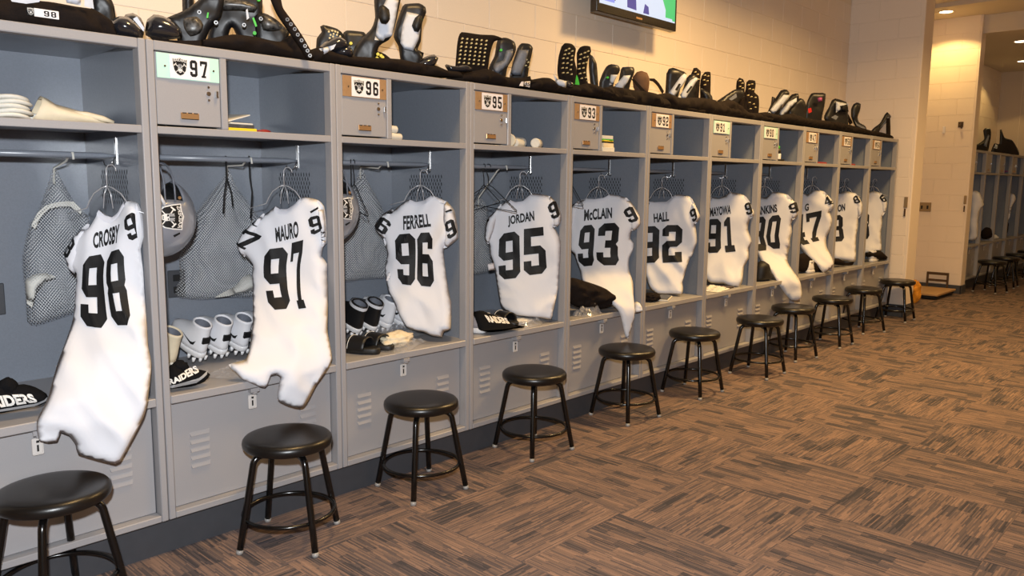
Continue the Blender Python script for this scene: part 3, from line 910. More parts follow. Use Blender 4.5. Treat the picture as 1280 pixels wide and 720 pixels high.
PADS = {
 '98': [('cloth',0.494,0.05,0,[[-208,1917],[-145,1932],[-11,1945],[71,1943],[127,1942],[180,1914],[194,1880],[193,1858],[78,1858],[-40,1858],[-149,1858],[-212,1859]]),('panel',0.407,0.03,0,[[-42,1927],[42,1941],[37,1931],[1,1920],[-38,1920]]),('panel',0.543,0.03,0,[[-26,1967],[24,1968],[22,1940],[-20,1941]]),('panel',0.589,0.03,0,[[-12,1972],[12,1971],[15,1936],[-14,1939]]),('plate',0.718,0.22,30,[[-47,2036],[4,2040],[29,1993],[32,1955],[13,1932],[-32,1940]]),('dome',0.725,0.06,20,[[-52,1892],[-44,1921],[-19,1937],[6,1936],[32,1915],[53,1885],[47,1866],[-22,1868]]),('dome',0.785,0.14,20,[[-42,1927],[-28,1961],[-5,1968],[20,1954],[31,1923],[22,1894]]),('panel',0.755,0.03,20,[[-19,1924],[-6,1933],[15,1898],[12,1885]])],
 '97': [('cloth',1.127,0.05,0,[[-333,1881],[-255,1877],[-149,1891],[-24,1928],[73,1932],[176,1928],[255,1972],[284,1942],[319,1890],[330,1869],[6,1873],[-180,1869],[-322,1869]]),('dome',0.851,0.06,20,[[-59,1887],[-51,1942],[-30,1960],[1,1958],[31,1944],[57,1919],[55,1889],[0,1876]]),('plate',1.014,0.16,25,[[-107,1975],[-37,2012],[9,2048],[44,2080],[106,2086],[92,2003],[50,1947],[15,1918],[-30,1906],[-51,1928],[-83,1960]]),('camo',0.996,0.14,25,[[-30,1973],[14,1985],[36,1958],[23,1928],[-11,1914],[-31,1942]]),('plate',1.194,0.2,30,[[-135,2103],[96,2120],[106,2053],[94,1972],[73,1953],[37,1963],[-11,1984],[-52,1982],[-112,1954],[-92,2022]]),('camo',1.164,0.16,30,[[-92,2065],[-43,2057],[-22,2076],[66,2070],[95,2054],[82,2035],[29,2038],[-30,2034],[-82,2036]]),('plate',1.307,0.12,25,[[-63,2029],[-26,2044],[19,2024],[52,1995],[70,1978],[32,1944],[-29,1949],[-53,1969]]),('camo',1.29,0.1,25,[[-34,2020],[8,2018],[50,1984],[7,1969],[-29,1972]]),('plate',1.051,0.3,30,[[-15,2102],[26,2105],[6,2049],[-15,2036]]),('strap',1.338,0.012,40,[[-88,2106],[-46,2096],[-35,2054],[1,2004],[42,1942],[77,1875],[71,1857],[52,1862],[17,1916],[-25,1976],[-63,2035]]),('studs',1.361,0.0,40,[[-44,2010],[-31,1993],[-17,1975],[-6,1954],[8,1933],[21,1912],[30,1894],[39,1876]]),('studs',1.118,0.09,25,[[-108,2005],[-51,1972],[49,1971],[111,1999]]),('greenstud',1.227,0.09,25,[[-9,1952],[10,2079]]),('green',1.03,0.09,25,[[-1,1997],[4,1997],[1,1977],[-5,1977]]),('green',1.218,0.09,25,[[-9,2004],[-3,2008],[8,1976],[2,1972]]),('panel',1.188,0.09,25,[[-5,2030],[1,2036],[6,2001],[-3,1994]])],
 '96': [('cloth',1.809,0.05,0,[[-355,1903],[-324,1932],[-247,1916],[-167,1912],[-42,1920],[90,1929],[182,1925],[303,1924],[378,1910],[455,1911],[492,1888],[90,1877],[-248,1877],[-356,1875]]),('plate',1.605,0.18,30,[[-50,1945],[-42,1992],[-21,2020],[-27,2042],[-14,2050],[46,2037],[73,2012],[66,1978],[4,1955],[-30,1933]]),('dots',1.627,0.16,30,[[-21,2020],[-7,2025],[6,2022],[16,2019],[-14,2007],[-1,2012],[13,2009],[26,2003],[-18,1994],[-4,2001]]),('plate',1.811,0.26,30,[[-58,2041],[-40,2063],[39,2061],[57,2041],[27,2004],[-23,1994]]),('yellowstud',1.774,0.2,30,[[-26,1995],[26,2000]]),('dome',1.56,0.07,25,[[-62,1927],[-39,1954],[1,1979],[31,1985],[57,1970],[67,1948],[30,1926],[-27,1906],[-53,1908]]),('panel',1.514,0.035,25,[[-40,1919],[12,1935],[29,1943],[19,1923],[-21,1898]]),('dome',1.607,0.06,25,[[-52,1906],[-32,1933],[-5,1952],[28,1951],[42,1932],[34,1905],[-13,1899]]),('plate',1.834,0.14,35,[[-105,1940],[-97,1968],[-62,2017],[-19,2061],[-1,2110],[1,2213],[110,2219],[106,2163],[80,2051],[58,2016],[15,1986],[-20,1950],[-70,1927]]),('panel',1.875,0.115,35,[[-2,2182],[13,2203],[55,2185],[40,2104],[25,2031],[-7,2019],[-14,2008],[-53,2010],[-38,2090],[-16,2153]]),('buckle',1.849,0.1,35,[[-19,2147],[-5,2155],[23,2135],[26,2095],[8,2073],[-13,2076],[-23,2099]]),('greenstud',1.838,0.085,35,[[0,2132]]),('plate',2.062,0.16,35,[[-45,2195],[-34,2206],[33,2213],[62,2197],[66,2175],[47,2127],[39,2040],[24,2003],[54,1989],[50,1974],[16,1922],[-29,1920],[-58,1963],[-65,2013],[-87,2056],[-72,2122]]),('panel',2.029,0.135,35,[[-17,2159],[34,2151],[53,2134],[37,2040],[11,1985],[-30,1994],[-48,2018],[-40,2087]]),('buckle',2.056,0.12,35,[[-11,2133],[8,2148],[22,2142],[18,2098],[3,2069],[-15,2072],[-26,2096]]),('greenstud',2.067,0.105,35,[[0,2131]]),('dome',2.083,0.07,25,[[-71,1904],[-44,1942],[-6,1966],[29,1975],[48,1962],[36,1932],[9,1905]]),('mesh',1.861,0.14,30,[[-50,1944],[-14,1967],[22,1955],[44,1939],[22,1906],[-21,1911]]),('yellowstud',1.839,0.12,30,[[-8,1949],[6,1943],[-12,1931],[13,1936]])],
 '95': [('cloth',2.553,0.05,0,[[-289,1888],[-236,1909],[-166,1923],[-128,1943],[-72,1941],[-14,1923],[74,1920],[164,1929],[214,1942],[220,1926],[323,1932],[221,1898],[135,1878],[-71,1871],[-273,1875]]),('dotplate',2.55,0.22,30,[[-122,1957],[-114,2069],[-105,2125],[-89,2150],[9,2144],[86,2145],[134,2128],[86,2113],[65,2055],[57,2006],[35,1964],[-33,1961]]),('dots',2.485,0.195,30,[[-54,2108],[-29,2107],[-4,2106],[21,2106],[46,2105],[72,2104],[-57,2088],[-32,2087],[-7,2087],[18,2086],[44,2085],[69,2084],[-60,2068],[-35,2067],[-10,2067],[15,2066],[41,2065],[66,2064],[-63,2048],[-38,2047],[-13,2047],[13,2046],[38,2045],[63,2044],[-65,2028],[-40,2028],[-15,2027],[10,2026],[35,2025],[61,2024],[-68,2008],[-43,2008],[-18,2007],[7,2006],[32,2005],[58,2004],[-71,1989],[-46,1988],[-21,1987],[4,1986],[30,1985],[55,1984]]),('dome',2.273,0.07,20,[[-71,1938],[-63,1946],[-13,1939],[37,1950],[66,1941],[71,1922],[20,1915],[-47,1910]]),('plate',2.723,0.2,35,[[-83,1976],[-53,2052],[-37,2135],[7,2149],[54,2130],[64,2089],[42,2035],[17,1992],[-9,1945]]),('greypanel',2.687,0.175,35,[[14,2072],[49,2082],[49,2053],[24,1999],[-28,1952],[-62,1963],[-45,2004],[-2,2022]]),('greenstud',2.666,0.17,35,[[0,2073]]),('plate',2.88,0.22,35,[[-79,1960],[-53,2021],[-23,2116],[-1,2142],[44,2140],[63,2119],[46,2033],[19,1981],[-16,1954]]),('greypanel',2.833,0.195,35,[[-4,2095],[49,2097],[32,2025],[7,1961],[-56,1959],[-30,2031]]),('dots',2.883,0.18,35,[[-5,2049],[4,2037],[-9,2019],[9,2011]]),('tag95',2.695,0.02,0,[[-28,1902],[39,1910],[34,1879],[-46,1880]])],
 '93': [('cloth',3.207,0.05,0,[[-439,1897],[-408,1925],[-345,1943],[-279,1946],[-239,1924],[-59,1923],[48,1951],[161,1943],[255,1924],[400,1918],[568,1918],[674,1912],[676,1877],[88,1883],[-291,1877],[-433,1881]]),('dotplate',3.256,0.2,30,[[-64,2014],[-60,2104],[-42,2168],[-23,2187],[22,2185],[47,2159],[39,2100],[55,2037],[46,1964],[-18,1961]]),('dots',3.221,0.175,30,[[-13,2140],[6,2150],[26,2138],[-18,2117],[6,2123],[26,2111],[-27,2095],[-3,2096],[22,2088],[-27,2068],[-2,2069],[22,2061],[-31,2041],[-7,2042],[18,2034],[-26,2014],[-1,2015],[24,2008]]),('dotplate',3.402,0.2,30,[[-44,2066],[-46,2149],[-26,2182],[4,2193],[39,2190],[45,2163],[26,2107],[18,2042],[45,1983],[-11,1966],[-47,1992]]),('dots',3.367,0.175,30,[[-18,2135],[7,2145],[27,2155],[-22,2107],[3,2118],[23,2123],[-27,2080],[-2,2085],[19,2091],[-26,2052],[-1,2058],[-20,2025],[5,2031],[-10,1998],[16,2004],[26,1986]]),('plate',3.554,0.24,30,[[-32,2167],[-11,2154],[17,2108],[39,2076],[24,2047],[-3,2050],[-35,2087]]),('green',3.281,0.16,30,[[-5,2007],[3,1993],[14,1949],[-13,1952]]),('panel',2.99,0.05,25,[[-38,1971],[-16,1947],[42,1937],[38,1902],[-1,1909],[-25,1929]]),('dome',3.082,0.05,25,[[-33,1924],[-18,1947],[11,1948],[36,1928],[22,1906],[-17,1904]])],
 '92': [('cloth',3.87,0.05,0,[[-486,1927],[-386,1954],[-182,1953],[8,1955],[80,1952],[174,1935],[251,1900],[676,1895],[679,1868],[-92,1870],[-484,1881]]),('plate',3.681,0.22,35,[[-63,2001],[-44,2060],[-19,2104],[12,2120],[59,2112],[70,2084],[35,2014],[5,1965],[-57,1973]]),('panel',3.672,0.195,35,[[-12,2049],[34,2050],[0,1991],[-21,1986]]),('greenstud',3.622,0.19,35,[[0,2029]]),('plate',3.858,0.22,35,[[-75,1998],[-39,2078],[-25,2118],[50,2121],[57,2092],[32,2021],[1,1975]]),('panel',3.783,0.195,35,[[2,2055],[49,2059],[30,2017],[-6,1967],[-75,1969]]),('brownpad',4.065,0.24,30,[[-65,2079],[-37,2111],[-3,2120],[38,2109],[56,2074],[53,2012],[37,1970],[-21,1968],[-57,2008]]),('strap',4.003,0.2,30,[[-72,2054],[-56,2060],[27,1988],[62,1964],[39,1952]]),('strap',4.267,0.26,30,[[-51,2091],[-15,2092],[22,2062],[60,2011],[49,1989],[11,2041],[-26,2071],[-50,2075]]),('panel',3.873,0.08,20,[[-26,1941],[10,1948],[29,1934],[-13,1917]])],
 '91': [('cloth',4.633,0.05,0,[[-681,1927],[-554,1968],[-399,1950],[-198,1966],[15,1973],[186,1953],[363,1943],[614,1914],[745,1899],[748,1870],[24,1870],[-491,1871]]),('plate',4.461,0.24,35,[[-61,2141],[-45,2173],[-16,2183],[44,2166],[86,2146],[54,2069],[-2,1980],[-62,2000]]),('panel',4.458,0.21,35,[[-76,2003],[8,2119],[37,2139],[55,2126],[50,2093],[-28,1983],[-45,1971]]),('slot',4.403,0.19,35,[[-22,2020],[6,2064],[20,2059],[-4,2015]]),('plate',4.666,0.24,35,[[-97,2016],[-29,2129],[12,2164],[56,2143],[58,2077],[1,1997]]),('panel',4.602,0.21,35,[[-87,1987],[-2,2105],[39,2129],[58,2118],[30,2073],[-38,1967]]),('slot',4.549,0.19,35,[[-23,2016],[11,2061],[23,2056],[-11,2011]]),('dotplate',4.779,0.26,35,[[-39,2175],[-22,2215],[2,2219],[34,2195],[31,2121],[16,2053],[-21,2041]]),('dots',4.733,0.23,35,[[-11,2180],[8,2164],[-3,2142],[15,2131],[-8,2102]]),('dotplate',4.957,0.28,35,[[-38,2178],[-14,2208],[30,2209],[35,2163],[41,2105],[23,2082],[-28,2080],[-48,2114]]),('dots',4.898,0.25,35,[[-9,2176],[16,2171],[-14,2142],[12,2137],[-6,2108]]),('plate',4.85,0.2,30,[[-60,2075],[-7,2054],[34,2022],[69,1989],[10,1987],[-45,2030]])],
 '90': [('cloth',5.1,0.05,0,[[-393,1933],[-283,1975],[-132,1987],[82,1922],[276,1923],[438,1910],[484,1876],[26,1860],[-387,1868]]),('plate',5.172,0.2,30,[[-127,1983],[-55,2039],[38,2096],[106,2099],[123,2052],[58,1966],[-43,1927],[-98,1949]]),('greypanel',5.156,0.175,30,[[-37,2019],[22,2063],[31,2034],[-16,2008]]),('greypanel',5.275,0.175,30,[[-23,2065],[11,2084],[27,2049],[-15,2042]]),('greypanel',5.025,0.175,30,[[-34,1951],[24,1994],[31,1982],[-20,1946]]),('dotplate',5.412,0.24,35,[[-38,2117],[-35,2184],[-16,2209],[18,2198],[33,2168],[36,2107],[4,2082]]),('dots',5.362,0.21,35,[[-12,2178],[9,2160],[-10,2135],[11,2124]]),('dotplate',5.585,0.24,35,[[-48,2132],[-44,2188],[-24,2207],[31,2203],[37,2159],[29,2116],[66,2086],[76,2024],[66,1961],[-9,1934],[-107,1956],[-71,2057]]),('dots',5.538,0.21,35,[[-28,2163],[-1,2170],[-19,2133],[8,2127],[-30,2083],[-2,2072],[32,2067],[-14,2028],[21,2017],[-4,1979],[36,1992]])],
 '47': [('cloth',5.9,0.05,0,[[-551,1921],[-420,1942],[-183,1933],[33,1960],[266,1943],[510,1939],[649,1913],[323,1881],[-454,1886]]),('plate',6.029,0.22,35,[[-129,1959],[-68,2039],[-21,2105],[20,2165],[70,2173],[102,2142],[55,2068],[-27,1961]]),('panel',5.994,0.195,35,[[-116,1969],[-14,2082],[27,2125],[86,2120],[66,2084],[-50,1964]]),('plate',6.272,0.24,35,[[-141,1962],[-42,2072],[28,2155],[88,2163],[98,2130],[35,2047],[-65,1950]]),('panel',6.141,0.195,35,[[-108,1956],[3,2077],[75,2112],[77,2083],[-48,1950]]),('plate',6.432,0.22,30,[[-112,1999],[-68,2068],[-7,2131],[42,2127],[78,2073],[77,1977],[-11,1947]]),('plate',6.06,0.28,30,[[-24,2072],[-12,2122],[20,2113],[16,2047]])],
 '8a': [('cloth',6.612,0.05,0,[[-459,1923],[-136,1943],[177,1948],[438,1935],[559,1898],[-24,1881],[-453,1884]]),('plate',6.759,0.2,35,[[-117,1978],[-102,2105],[-60,2197],[18,2206],[82,2201],[81,2110],[64,2011],[36,1953]]),('redspot',6.534,0.175,35,[[-20,2047],[10,2055],[20,2021],[-10,2007]]),('pinkspot',6.736,0.175,35,[[-27,2153],[20,2161],[23,2126],[-16,2118]])],
 '8b': [('cloth',7.49,0.05,0,[[-910,1935],[-555,1949],[-168,1935],[144,1922],[363,1911],[706,1904],[879,1880],[372,1864],[-542,1872]]),('plate',7.235,0.2,35,[[-134,2007],[-91,2111],[-62,2178],[-30,2194],[90,2161],[113,2073],[122,1954],[-6,1981]]),('panel',7.241,0.175,35,[[-67,2163],[64,2144],[65,2078],[-3,2091],[-59,2060]]),('slot',7.26,0.165,35,[[-50,2120],[25,2137],[46,2071],[-21,2069]]),('greypanel',7.083,0.17,35,[[-41,2006],[-1,2029],[33,2015],[10,1985]]),('strap',7.423,0.16,35,[[-47,2079],[-12,2065],[46,1977],[13,1961]])],
 'end': [('plate',7.772,0.2,35,[[-80,2058],[-86,2135],[-63,2182],[-29,2199],[17,2184],[13,2122],[-9,2060],[13,2006],[87,1968],[125,1938],[55,1921],[-39,1981]]),('greypanel',7.714,0.175,35,[[-64,2022],[-25,1985],[66,1948],[58,1932],[-33,1969]]),('plate',8.394,0.2,35,[[-167,1940],[-76,1983],[-5,2034],[44,2125],[70,2151],[122,2103],[69,2052],[18,1985],[-73,1933]]),('greypanel',8.427,0.175,35,[[-62,1984],[-11,2051],[23,2101],[42,2093],[9,2035]]),('strap',8.399,0.12,35,[[-30,2079],[12,2088],[33,1892],[-14,1891]]),('cloth',7.923,0.03,0,[[-342,1904],[-18,1913],[358,1891],[388,1860],[-7,1859],[-335,1866]])],
 'far1': [('plate',12.539,0.2,45,[[-152,1905],[-140,2028],[-78,1984],[9,2053],[-14,2175],[17,2209],[88,2199],[107,2121],[96,1986],[68,1907]]),('greypanel',12.558,0.17,45,[[-46,1962],[9,2120],[34,2098],[2,1940]])],
 'far2': [('plate',13.681,0.2,45,[[-157,1933],[-130,2041],[-54,2030],[-62,2246],[-37,2247],[23,2127],[152,2081],[266,1937]]),('panel',13.094,0.17,45,[[-31,1948],[-12,2006],[26,1984],[18,1937]]),('panel',13.835,0.17,45,[[-84,1963],[-62,2133],[30,2085],[117,1965]])],
}


# ------------------------------------------------------------------ lockers
TOPZ, BENCH = 1.863, 0.607
SHELF_T, SHELF_B = 1.572, 1.546
DEPTH = 0.61


def make_locker(full=True):
    t = thing('locker', 'locker', 'locker')
    W = P
    for s in (0, 1):
        x0, x1 = (0.0012, 0.0265) if s == 0 else (W-0.0265, W-0.0012)
        b = B(); b.box((x0, 0, 0.14), (x1, 0.05, TOPZ), bev=0.004, seg=2); b.obj('stile', M['paint'], t)
        px = (0.003, 0.009) if s == 0 else (W-0.009, W-0.003)
        b = B(); b.box((px[0], 0.05, 0.14), (px[1], DEPTH, TOPZ-0.002)); b.obj('side_panel', M['paint_shaded'], t)
    b = B(); b.box((0.0265, 0.001, 1.829), (W-0.0265, 0.045, TOPZ-0.001), bev=0.003); b.obj('top_rail', M['paint'], t)
    b = B(); b.box((0.009, 0.045, TOPZ-0.012), (W-0.009, DEPTH, TOPZ-0.002)); b.obj('top_panel', M['paint_shaded'], t)
    b = B(); b.box((0.009, DEPTH-0.006, 0.14), (W-0.009, DEPTH, TOPZ-0.012)); b.obj('back_panel', M['paint_shaded'], t)
    b = B(); b.box((0.0265, 0.001, SHELF_B), (W-0.0265, 0.012, SHELF_T), bev=0.002); b.box((0.009, 0.012, SHELF_T-0.006), (W-0.009, DEPTH-0.006, SHELF_T-0.001)); b.obj('shelf', M['paint'], t)
    b = B(); b.box((0.0265, -0.002, 0.576), (W-0.0265, 0.02, BENCH), bev=0.003); b.box((0.009, 0.02, BENCH-0.02), (W-0.009, DEPTH-0.006, BENCH-0.0005)); b.obj('bench_seat', M['paint'], t)
    b = B(); b.box((0.0265, 0.001, 0.14), (W-0.0265, 0.05, 0.165), bev=0.003)
    b.obj('bottom_rail', M['paint'], t)
    # lower door
    d = B(); d.box((0.030, 0.040, 0.166), (W-0.030, 0.056, 0.573), bev=0.003); d = d.obj('lower_door', M['paint'], t)
    for gx in (0.106, W-0.184):
        for k in range(5):
            z = 0.302 + k*0.031
            l = B()
            a = [(gx, 0.040, z+0.016), (gx+0.078, 0.040, z+0.016)]
            c = [(gx+0.004, 0.0335, z), (gx+0.074, 0.0335, z)]
            e = [(gx+0.002, 0.040, z-0.001), (gx+0.076, 0.040, z-0.001)]
            l.face([a[0], a[1], c[1], c[0]]); l.face([c[0], c[1], e[1], e[0]]); l.face([a[0], c[0], e[0]]); l.face([a[1], e[1], c[1]])
            l.obj('louver', M['paint'], d)
    b = B(); b.box((0.338, -0.006, 0.560), (0.374, -0.0015, 0.576), bev=0.001); b.box((0.348, -0.004, 0.552), (0.364, 0.040, 0.572))
    b.obj('hasp', M['paint'], d)
    b = B(); b.box((0.339, 0.020, 0.488), (0.373, 0.024, 0.545), bev=0.0035); b.mi = 1
    b.box((0.353, 0.0190, 0.500), (0.359, 0.0203, 0.522)); b.box((0.352, 0.0190, 0.529), (0.361, 0.0203, 0.537))
    b.obj('hasp_tag', [M['tagw'], M['dark']], d)
    # rod and hooks
    b = B(); b.tube([(0.009, 0.29, 1.472), (W-0.06, 0.29, 1.472), (W-0.035, 0.29, 1.472), (W-0.009, 0.29, 1.472)], [0.0105, 0.0105, 0.007, 0.004], n=12); b.obj('hanging_rod', M['paint_shaded'], t)
    for s in (0, 1):
        x = 0.009 if s == 0 else W-0.009
        g = 1 if s == 0 else -1
        b = B(); b.box((min(x, x+g*0.004), 0.283, 1.44), (max(x, x+g*0.004), 0.297, 1.542), bev=0.001)
        for q in (-1, 1):
            b.tube([(x+g*0.004, 0.29, 1.47)] + [(x+g*(0.022+0.010*math.cos(a)), 0.29+q*(0.022+0.020*math.cos(a)), 1.452+0.02*math.sin(a)) for a in (math.pi, math.pi*1.25, math.pi*1.5, math.pi*1.75, math.pi*2.0)], 0.0026, n=6)
        b.obj('double_hook', M['chrome'], t)
    # lattice vent on the right panel
    b = B()
    for r in range(7):
        for c in range(12):
            y = 0.20 + c*0.0215 + (0.0108 if r % 2 else 0)
            z = 1.302 + r*0.0185
            x = W-0.0098
            b.face([(x, y-0.0048, z-0.003), (x, y-0.001, z+0.0115), (x, y+0.0036, z+0.003), (x, y, z-0.0115)])
    o = b.obj('vent_slots', M['dark'], t); o['kind'] = 'stuff'
    # upper security box
    b = B(); b.box((0.264, 0.002, SHELF_T), (0.290, 0.05, 1.829), bev=0.003); b.box((0.278, 0.05, SHELF_T), (0.284, DEPTH-0.006, TOPZ-0.012)); b.obj('box_divider', M['paint'], t)
    d = B(); d.box((0.030, 0.006, 1.579), (0.262, 0.018, 1.826), bev=0.002); d = d.obj('box_door', M['paint'], t)
    b = B()
    for z, r in ((1.697, 0.008), (1.72, 0.0042), (1.674, 0.0042)):
        b.tube([(0.218, 0.006, z), (0.218, 0.002, z)], r, n=12)
    b.obj('lock', M['chrome'], d)
    b = B(); b.box((0.243, -0.006, 1.683), (0.252, 0.006, 1.709), bev=0.002); b.obj('latch_handle', M['chrome'], d)
    b = B(); b.box((0.112, 0.001, 1.602), (0.178, 0.0062, 1.624), bev=0.0015); b.mi = 1
    for q in (0.116, 0.137, 0.158):
        b.box((q, 0.0004, 1.6215), (q+0.015, 0.0012, 1.6245))
    b.box((0.114, 0.0004, 1.6005), (0.176, 0.0012, 1.603))
    b.obj('label_holder', [M['brass'], M['dark']], d)
    return t


LOCKER = make_locker()


def name_plate(door, number, mint=False, c0=0.078, c1=0.222):
    b = B(); b.box((0.034, 0.0015, 1.738), (0.260, 0.0055, 1.823), bev=0.001)
    b.mi = 1
    for x in (0.062, 0.238):
        b.tube([(x, 0.0015, 1.779), (x, -0.0005, 1.779)], 0.0038, n=10)
    b.obj('name_plate', [M['plate_mint'] if mint else M['plate_tan'], M['chrome']], door)
    b = B(); b.box((c0, -0.0012, 1.741), (c1, 0.0013, 1.820)); b.obj('number_card', M['card'], door)
    emblem('shield_emblem', lambda x, y, l: Vector((c0+0.008+x*0.056, -0.0016-l*0.0003, 1.748+y*0.066)), door)
    bm = bmesh.new()
    x0, wd = (c0+0.072, 0.064)
    digits_mesh(bm, number, lambda x, y: Vector((x0+x*wd, -0.0016, 1.751+y*0.058)), gap=0.16)
    bm_obj(bm, 'number_lettering', M['ink'], door)


UN = ['98', '97', '96', '95', '93', '92', '91', '90', '47', '58', '64']
DESC = ['grey metal locker at the left edge, holding the number 98 jersey',
        'grey metal locker with mint number 97 plate and silver helmet inside',
        'grey metal locker with tan number 96 plate above spare wire hangers',
        'grey metal locker with number 95 plate and folded black shirt on bench',
        'grey metal locker with number 93 plate and black bundle on bench',
        'grey metal locker with number 92 plate and magazine on bench',
        'grey metal locker with number 91 plate and crumpled film on bench',
        'grey metal locker with number 90 plate and green-capped bottle on shelf',
        'grey metal locker holding the number 47 jersey beside the 90 locker',
        'grey metal locker second from the cream column in the near row',
        'grey metal locker right against the cream column']
lockers = []
for i in range(NU):
    o = LOCKER if i == 0 else copy_tree(LOCKER)
    o.location = (i*P, 0, 0)
    tag(o, DESC[i], 'locker', 'open lockers along the near wall')
    lockers.append(o)
for i in range(5):
    o = copy_tree(LOCKER)
    o.location = (XS+0.2+i*P, 0, 0)
    tag(o, ['far locker directly behind the lit block wall, white jersey inside', 'far locker second beyond the block wall, dark bag on its bench',
            'far locker third beyond the block wall', 'far locker fourth beyond the block wall, small white jersey inside',
            'last far locker at the right edge by a dark coat'][i], 'locker', 'lockers in the far row')
for i, o in enumerate(lockers):
    door = [c for c in o.children if c.name.startswith('box_door')][0]
    name_plate(door, UN[i], mint=i in (1, 6, 7), c0=0.045 if i in (6, 7) else 0.078, c1=0.215 if i in (6, 7) else 0.222)


# ------------------------------------------------------------------ stools
def make_stool():
    t = thing('stool', 'stool', 'stool')
    b = B()
    b.lathe([(0, 0.376), (0.150, 0.376), (0.159, 0.379), (0.166, 0.386), (0.1685, 0.396), (0.167, 0.407), (0.160, 0.416), (0.148, 0.4205), (0.12, 0.4235), (0.07, 0.4245), (0, 0.4245)], n=48)
    b.obj('seat', M['black_vinyl'], t)
    b = B(); b.lathe([(0, 0.368), (0.13, 0.368), (0.142, 0.372), (0.146, 0.377), (0, 0.3772)], n=36); b.obj('seat_pan', M['black_paint'], t)
    for k in range(4):
        a = k*math.pi/2
        def pt(r, z): return (r*math.cos(a), r*math.sin(a), z)
        path = [pt(0.06, 0.361), pt(0.105, 0.361)]
        for j in range(1, 6):
            q = j/5*math.radians(80)
            path.append(pt(0.105+0.036*math.sin(q), 0.361-0.036*(1-math.cos(q))))
        rl, zl = 0.105+0.036*math.sin(math.radians(80)), 0.361-0.036*(1-math.cos(math.radians(80)))
        for j in (0.33, 0.66, 1):
            path.append(pt(rl+(0.203-rl)*j, zl+(0.012-zl)*j))
        b = B(); b.tube(path, 0.0125, n=10)
        leg = b.obj('leg', M['black_paint'], t)
        b = B(); b.tube([pt(0.2018, 0.016), pt(0.2045, 0.005), pt(0.205, 0.0)], [0.0130, 0.0136, 0.0115], n=10)
        b.obj('foot_glide', M['glide'], leg)
    rr = 0.1715
    b = B(); b.tube([(rr*math.cos(2*math.pi*k/48), rr*math.sin(2*math.pi*k/48), 0.118) for k in range(48)], 0.008, n=8, closed=True)
    b.obj('foot_ring', M['black_paint'], t)
    return t


STOOL = make_stool()
SP = [((0.35, -0.125), 60, 'black round stool cut off at the lower left corner'),
      ((1.151, -0.18), 85, 'second stool from the left, before the locker with four white cleats'),
      ((1.849, -0.143), 40, 'black stool before the locker with black cleats and spare hangers'),
      ((2.61, -0.147), 40, 'black stool before the locker with the folded black shirt'),
      ((3.435, -0.146), 40, 'black stool under the jersey hem twisted to a point'),
      ((4.217, -0.14), 45, 'black stool before the locker with magazines on its bench'),
      ((5.022, -0.207), 45, 'black stool standing farthest out, before the jersey with bunched hem'),
      ((5.746, -0.135), 35, 'black stool under the long hanging jersey hem right of the bunched one'),
      ((6.502, -0.152), 45, 'near stool third from the cream column'),
      ((7.361, -0.11), 25, 'near stool second from the cream column'),
      ((8.277, -0.125), 45, 'black round stool right beside the cream column')]
for i in range(5):
    SP.append(((11.52+i*0.76, -0.27), 30+i*17, ['black stool beside the end of the block wall, first of the far row', 'far stool second beyond the block wall', 'far stool third beyond the block wall',
                                            'far stool fourth beyond the block wall', 'farthest black stool, at the right edge of the view'][i]))
for i, ((x, y), a, lab) in enumerate(SP):
    o = STOOL if i == 0 else copy_tree(STOOL)
    o.location = (x, y, 0)
    o.rotation_euler = (0, 0, math.radians(a))
    tag(o, lab, 'stool', 'black stools before the near lockers' if i < 11 else 'black stools before the far lockers')


# ------------------------------------------------------------------ jerseys
def jersey_frame(j):
    pan = j['k']*P - 0.0127
    a, c = j['top'], j['bot']
    z1, zb = j['z1'], j['zb']

    def f(u, z):
        t = max(0.0, min(1.0, (z1-z)/(z1-zb)))
        t = t*t*(3-2*t)
        cx = pan + a[0]*(1-t)+c[0]*t
        cy = a[1]*(1-t)+c[1]*t
        ph = math.radians(a[2]*(1-t)+c[2]*t)
        return Vector((cx+u*math.cos(ph), cy-u*math.sin(ph), z)), Vector((-math.sin(ph), -math.cos(ph), 0))
    return f


JLAB = {'98': 'white jersey number 98 with its long hem over the bench', '97': 'white jersey number 97 with a notched hem over the bench',
        '96': 'white jersey number 96 hanging straight to the bench', '95': 'white jersey number 95 hanging above clear bags',
        '93': 'white jersey number 93 with hem twisted to a point', '92': 'white jersey number 92 hanging above a magazine',
        '91': 'white jersey number 91 with bunched hem on the bench', '90': 'white jersey number 90 with long hem over a stool',
        '47': 'white jersey number 47 with hem pulled sideways', '8a': 'white jersey half hidden in the second locker from the column',
        '8b': 'white jersey in the locker against the cream column'}
HLAB = {'98': 'bright hanger under the leftmost jersey', '97': 'bright hanger of the jersey beside the silver helmet', '96': 'bright hanger of the jersey hanging straight to the bench',
        '95': 'bright hanger of the jersey above the clear bags', '93': 'bright hanger of the jersey twisted to a point', '92': 'bright hanger of the jersey above the magazines',
        '91': 'bright hanger of the jersey with bunched hem', '90': 'bright hanger of the jersey with long hem over a stool', '47': 'bright hanger of the jersey pulled sideways',
        '8a': 'hanger of the half hidden jersey second from the column', '8b': 'hanger of the jersey against the cream column'}
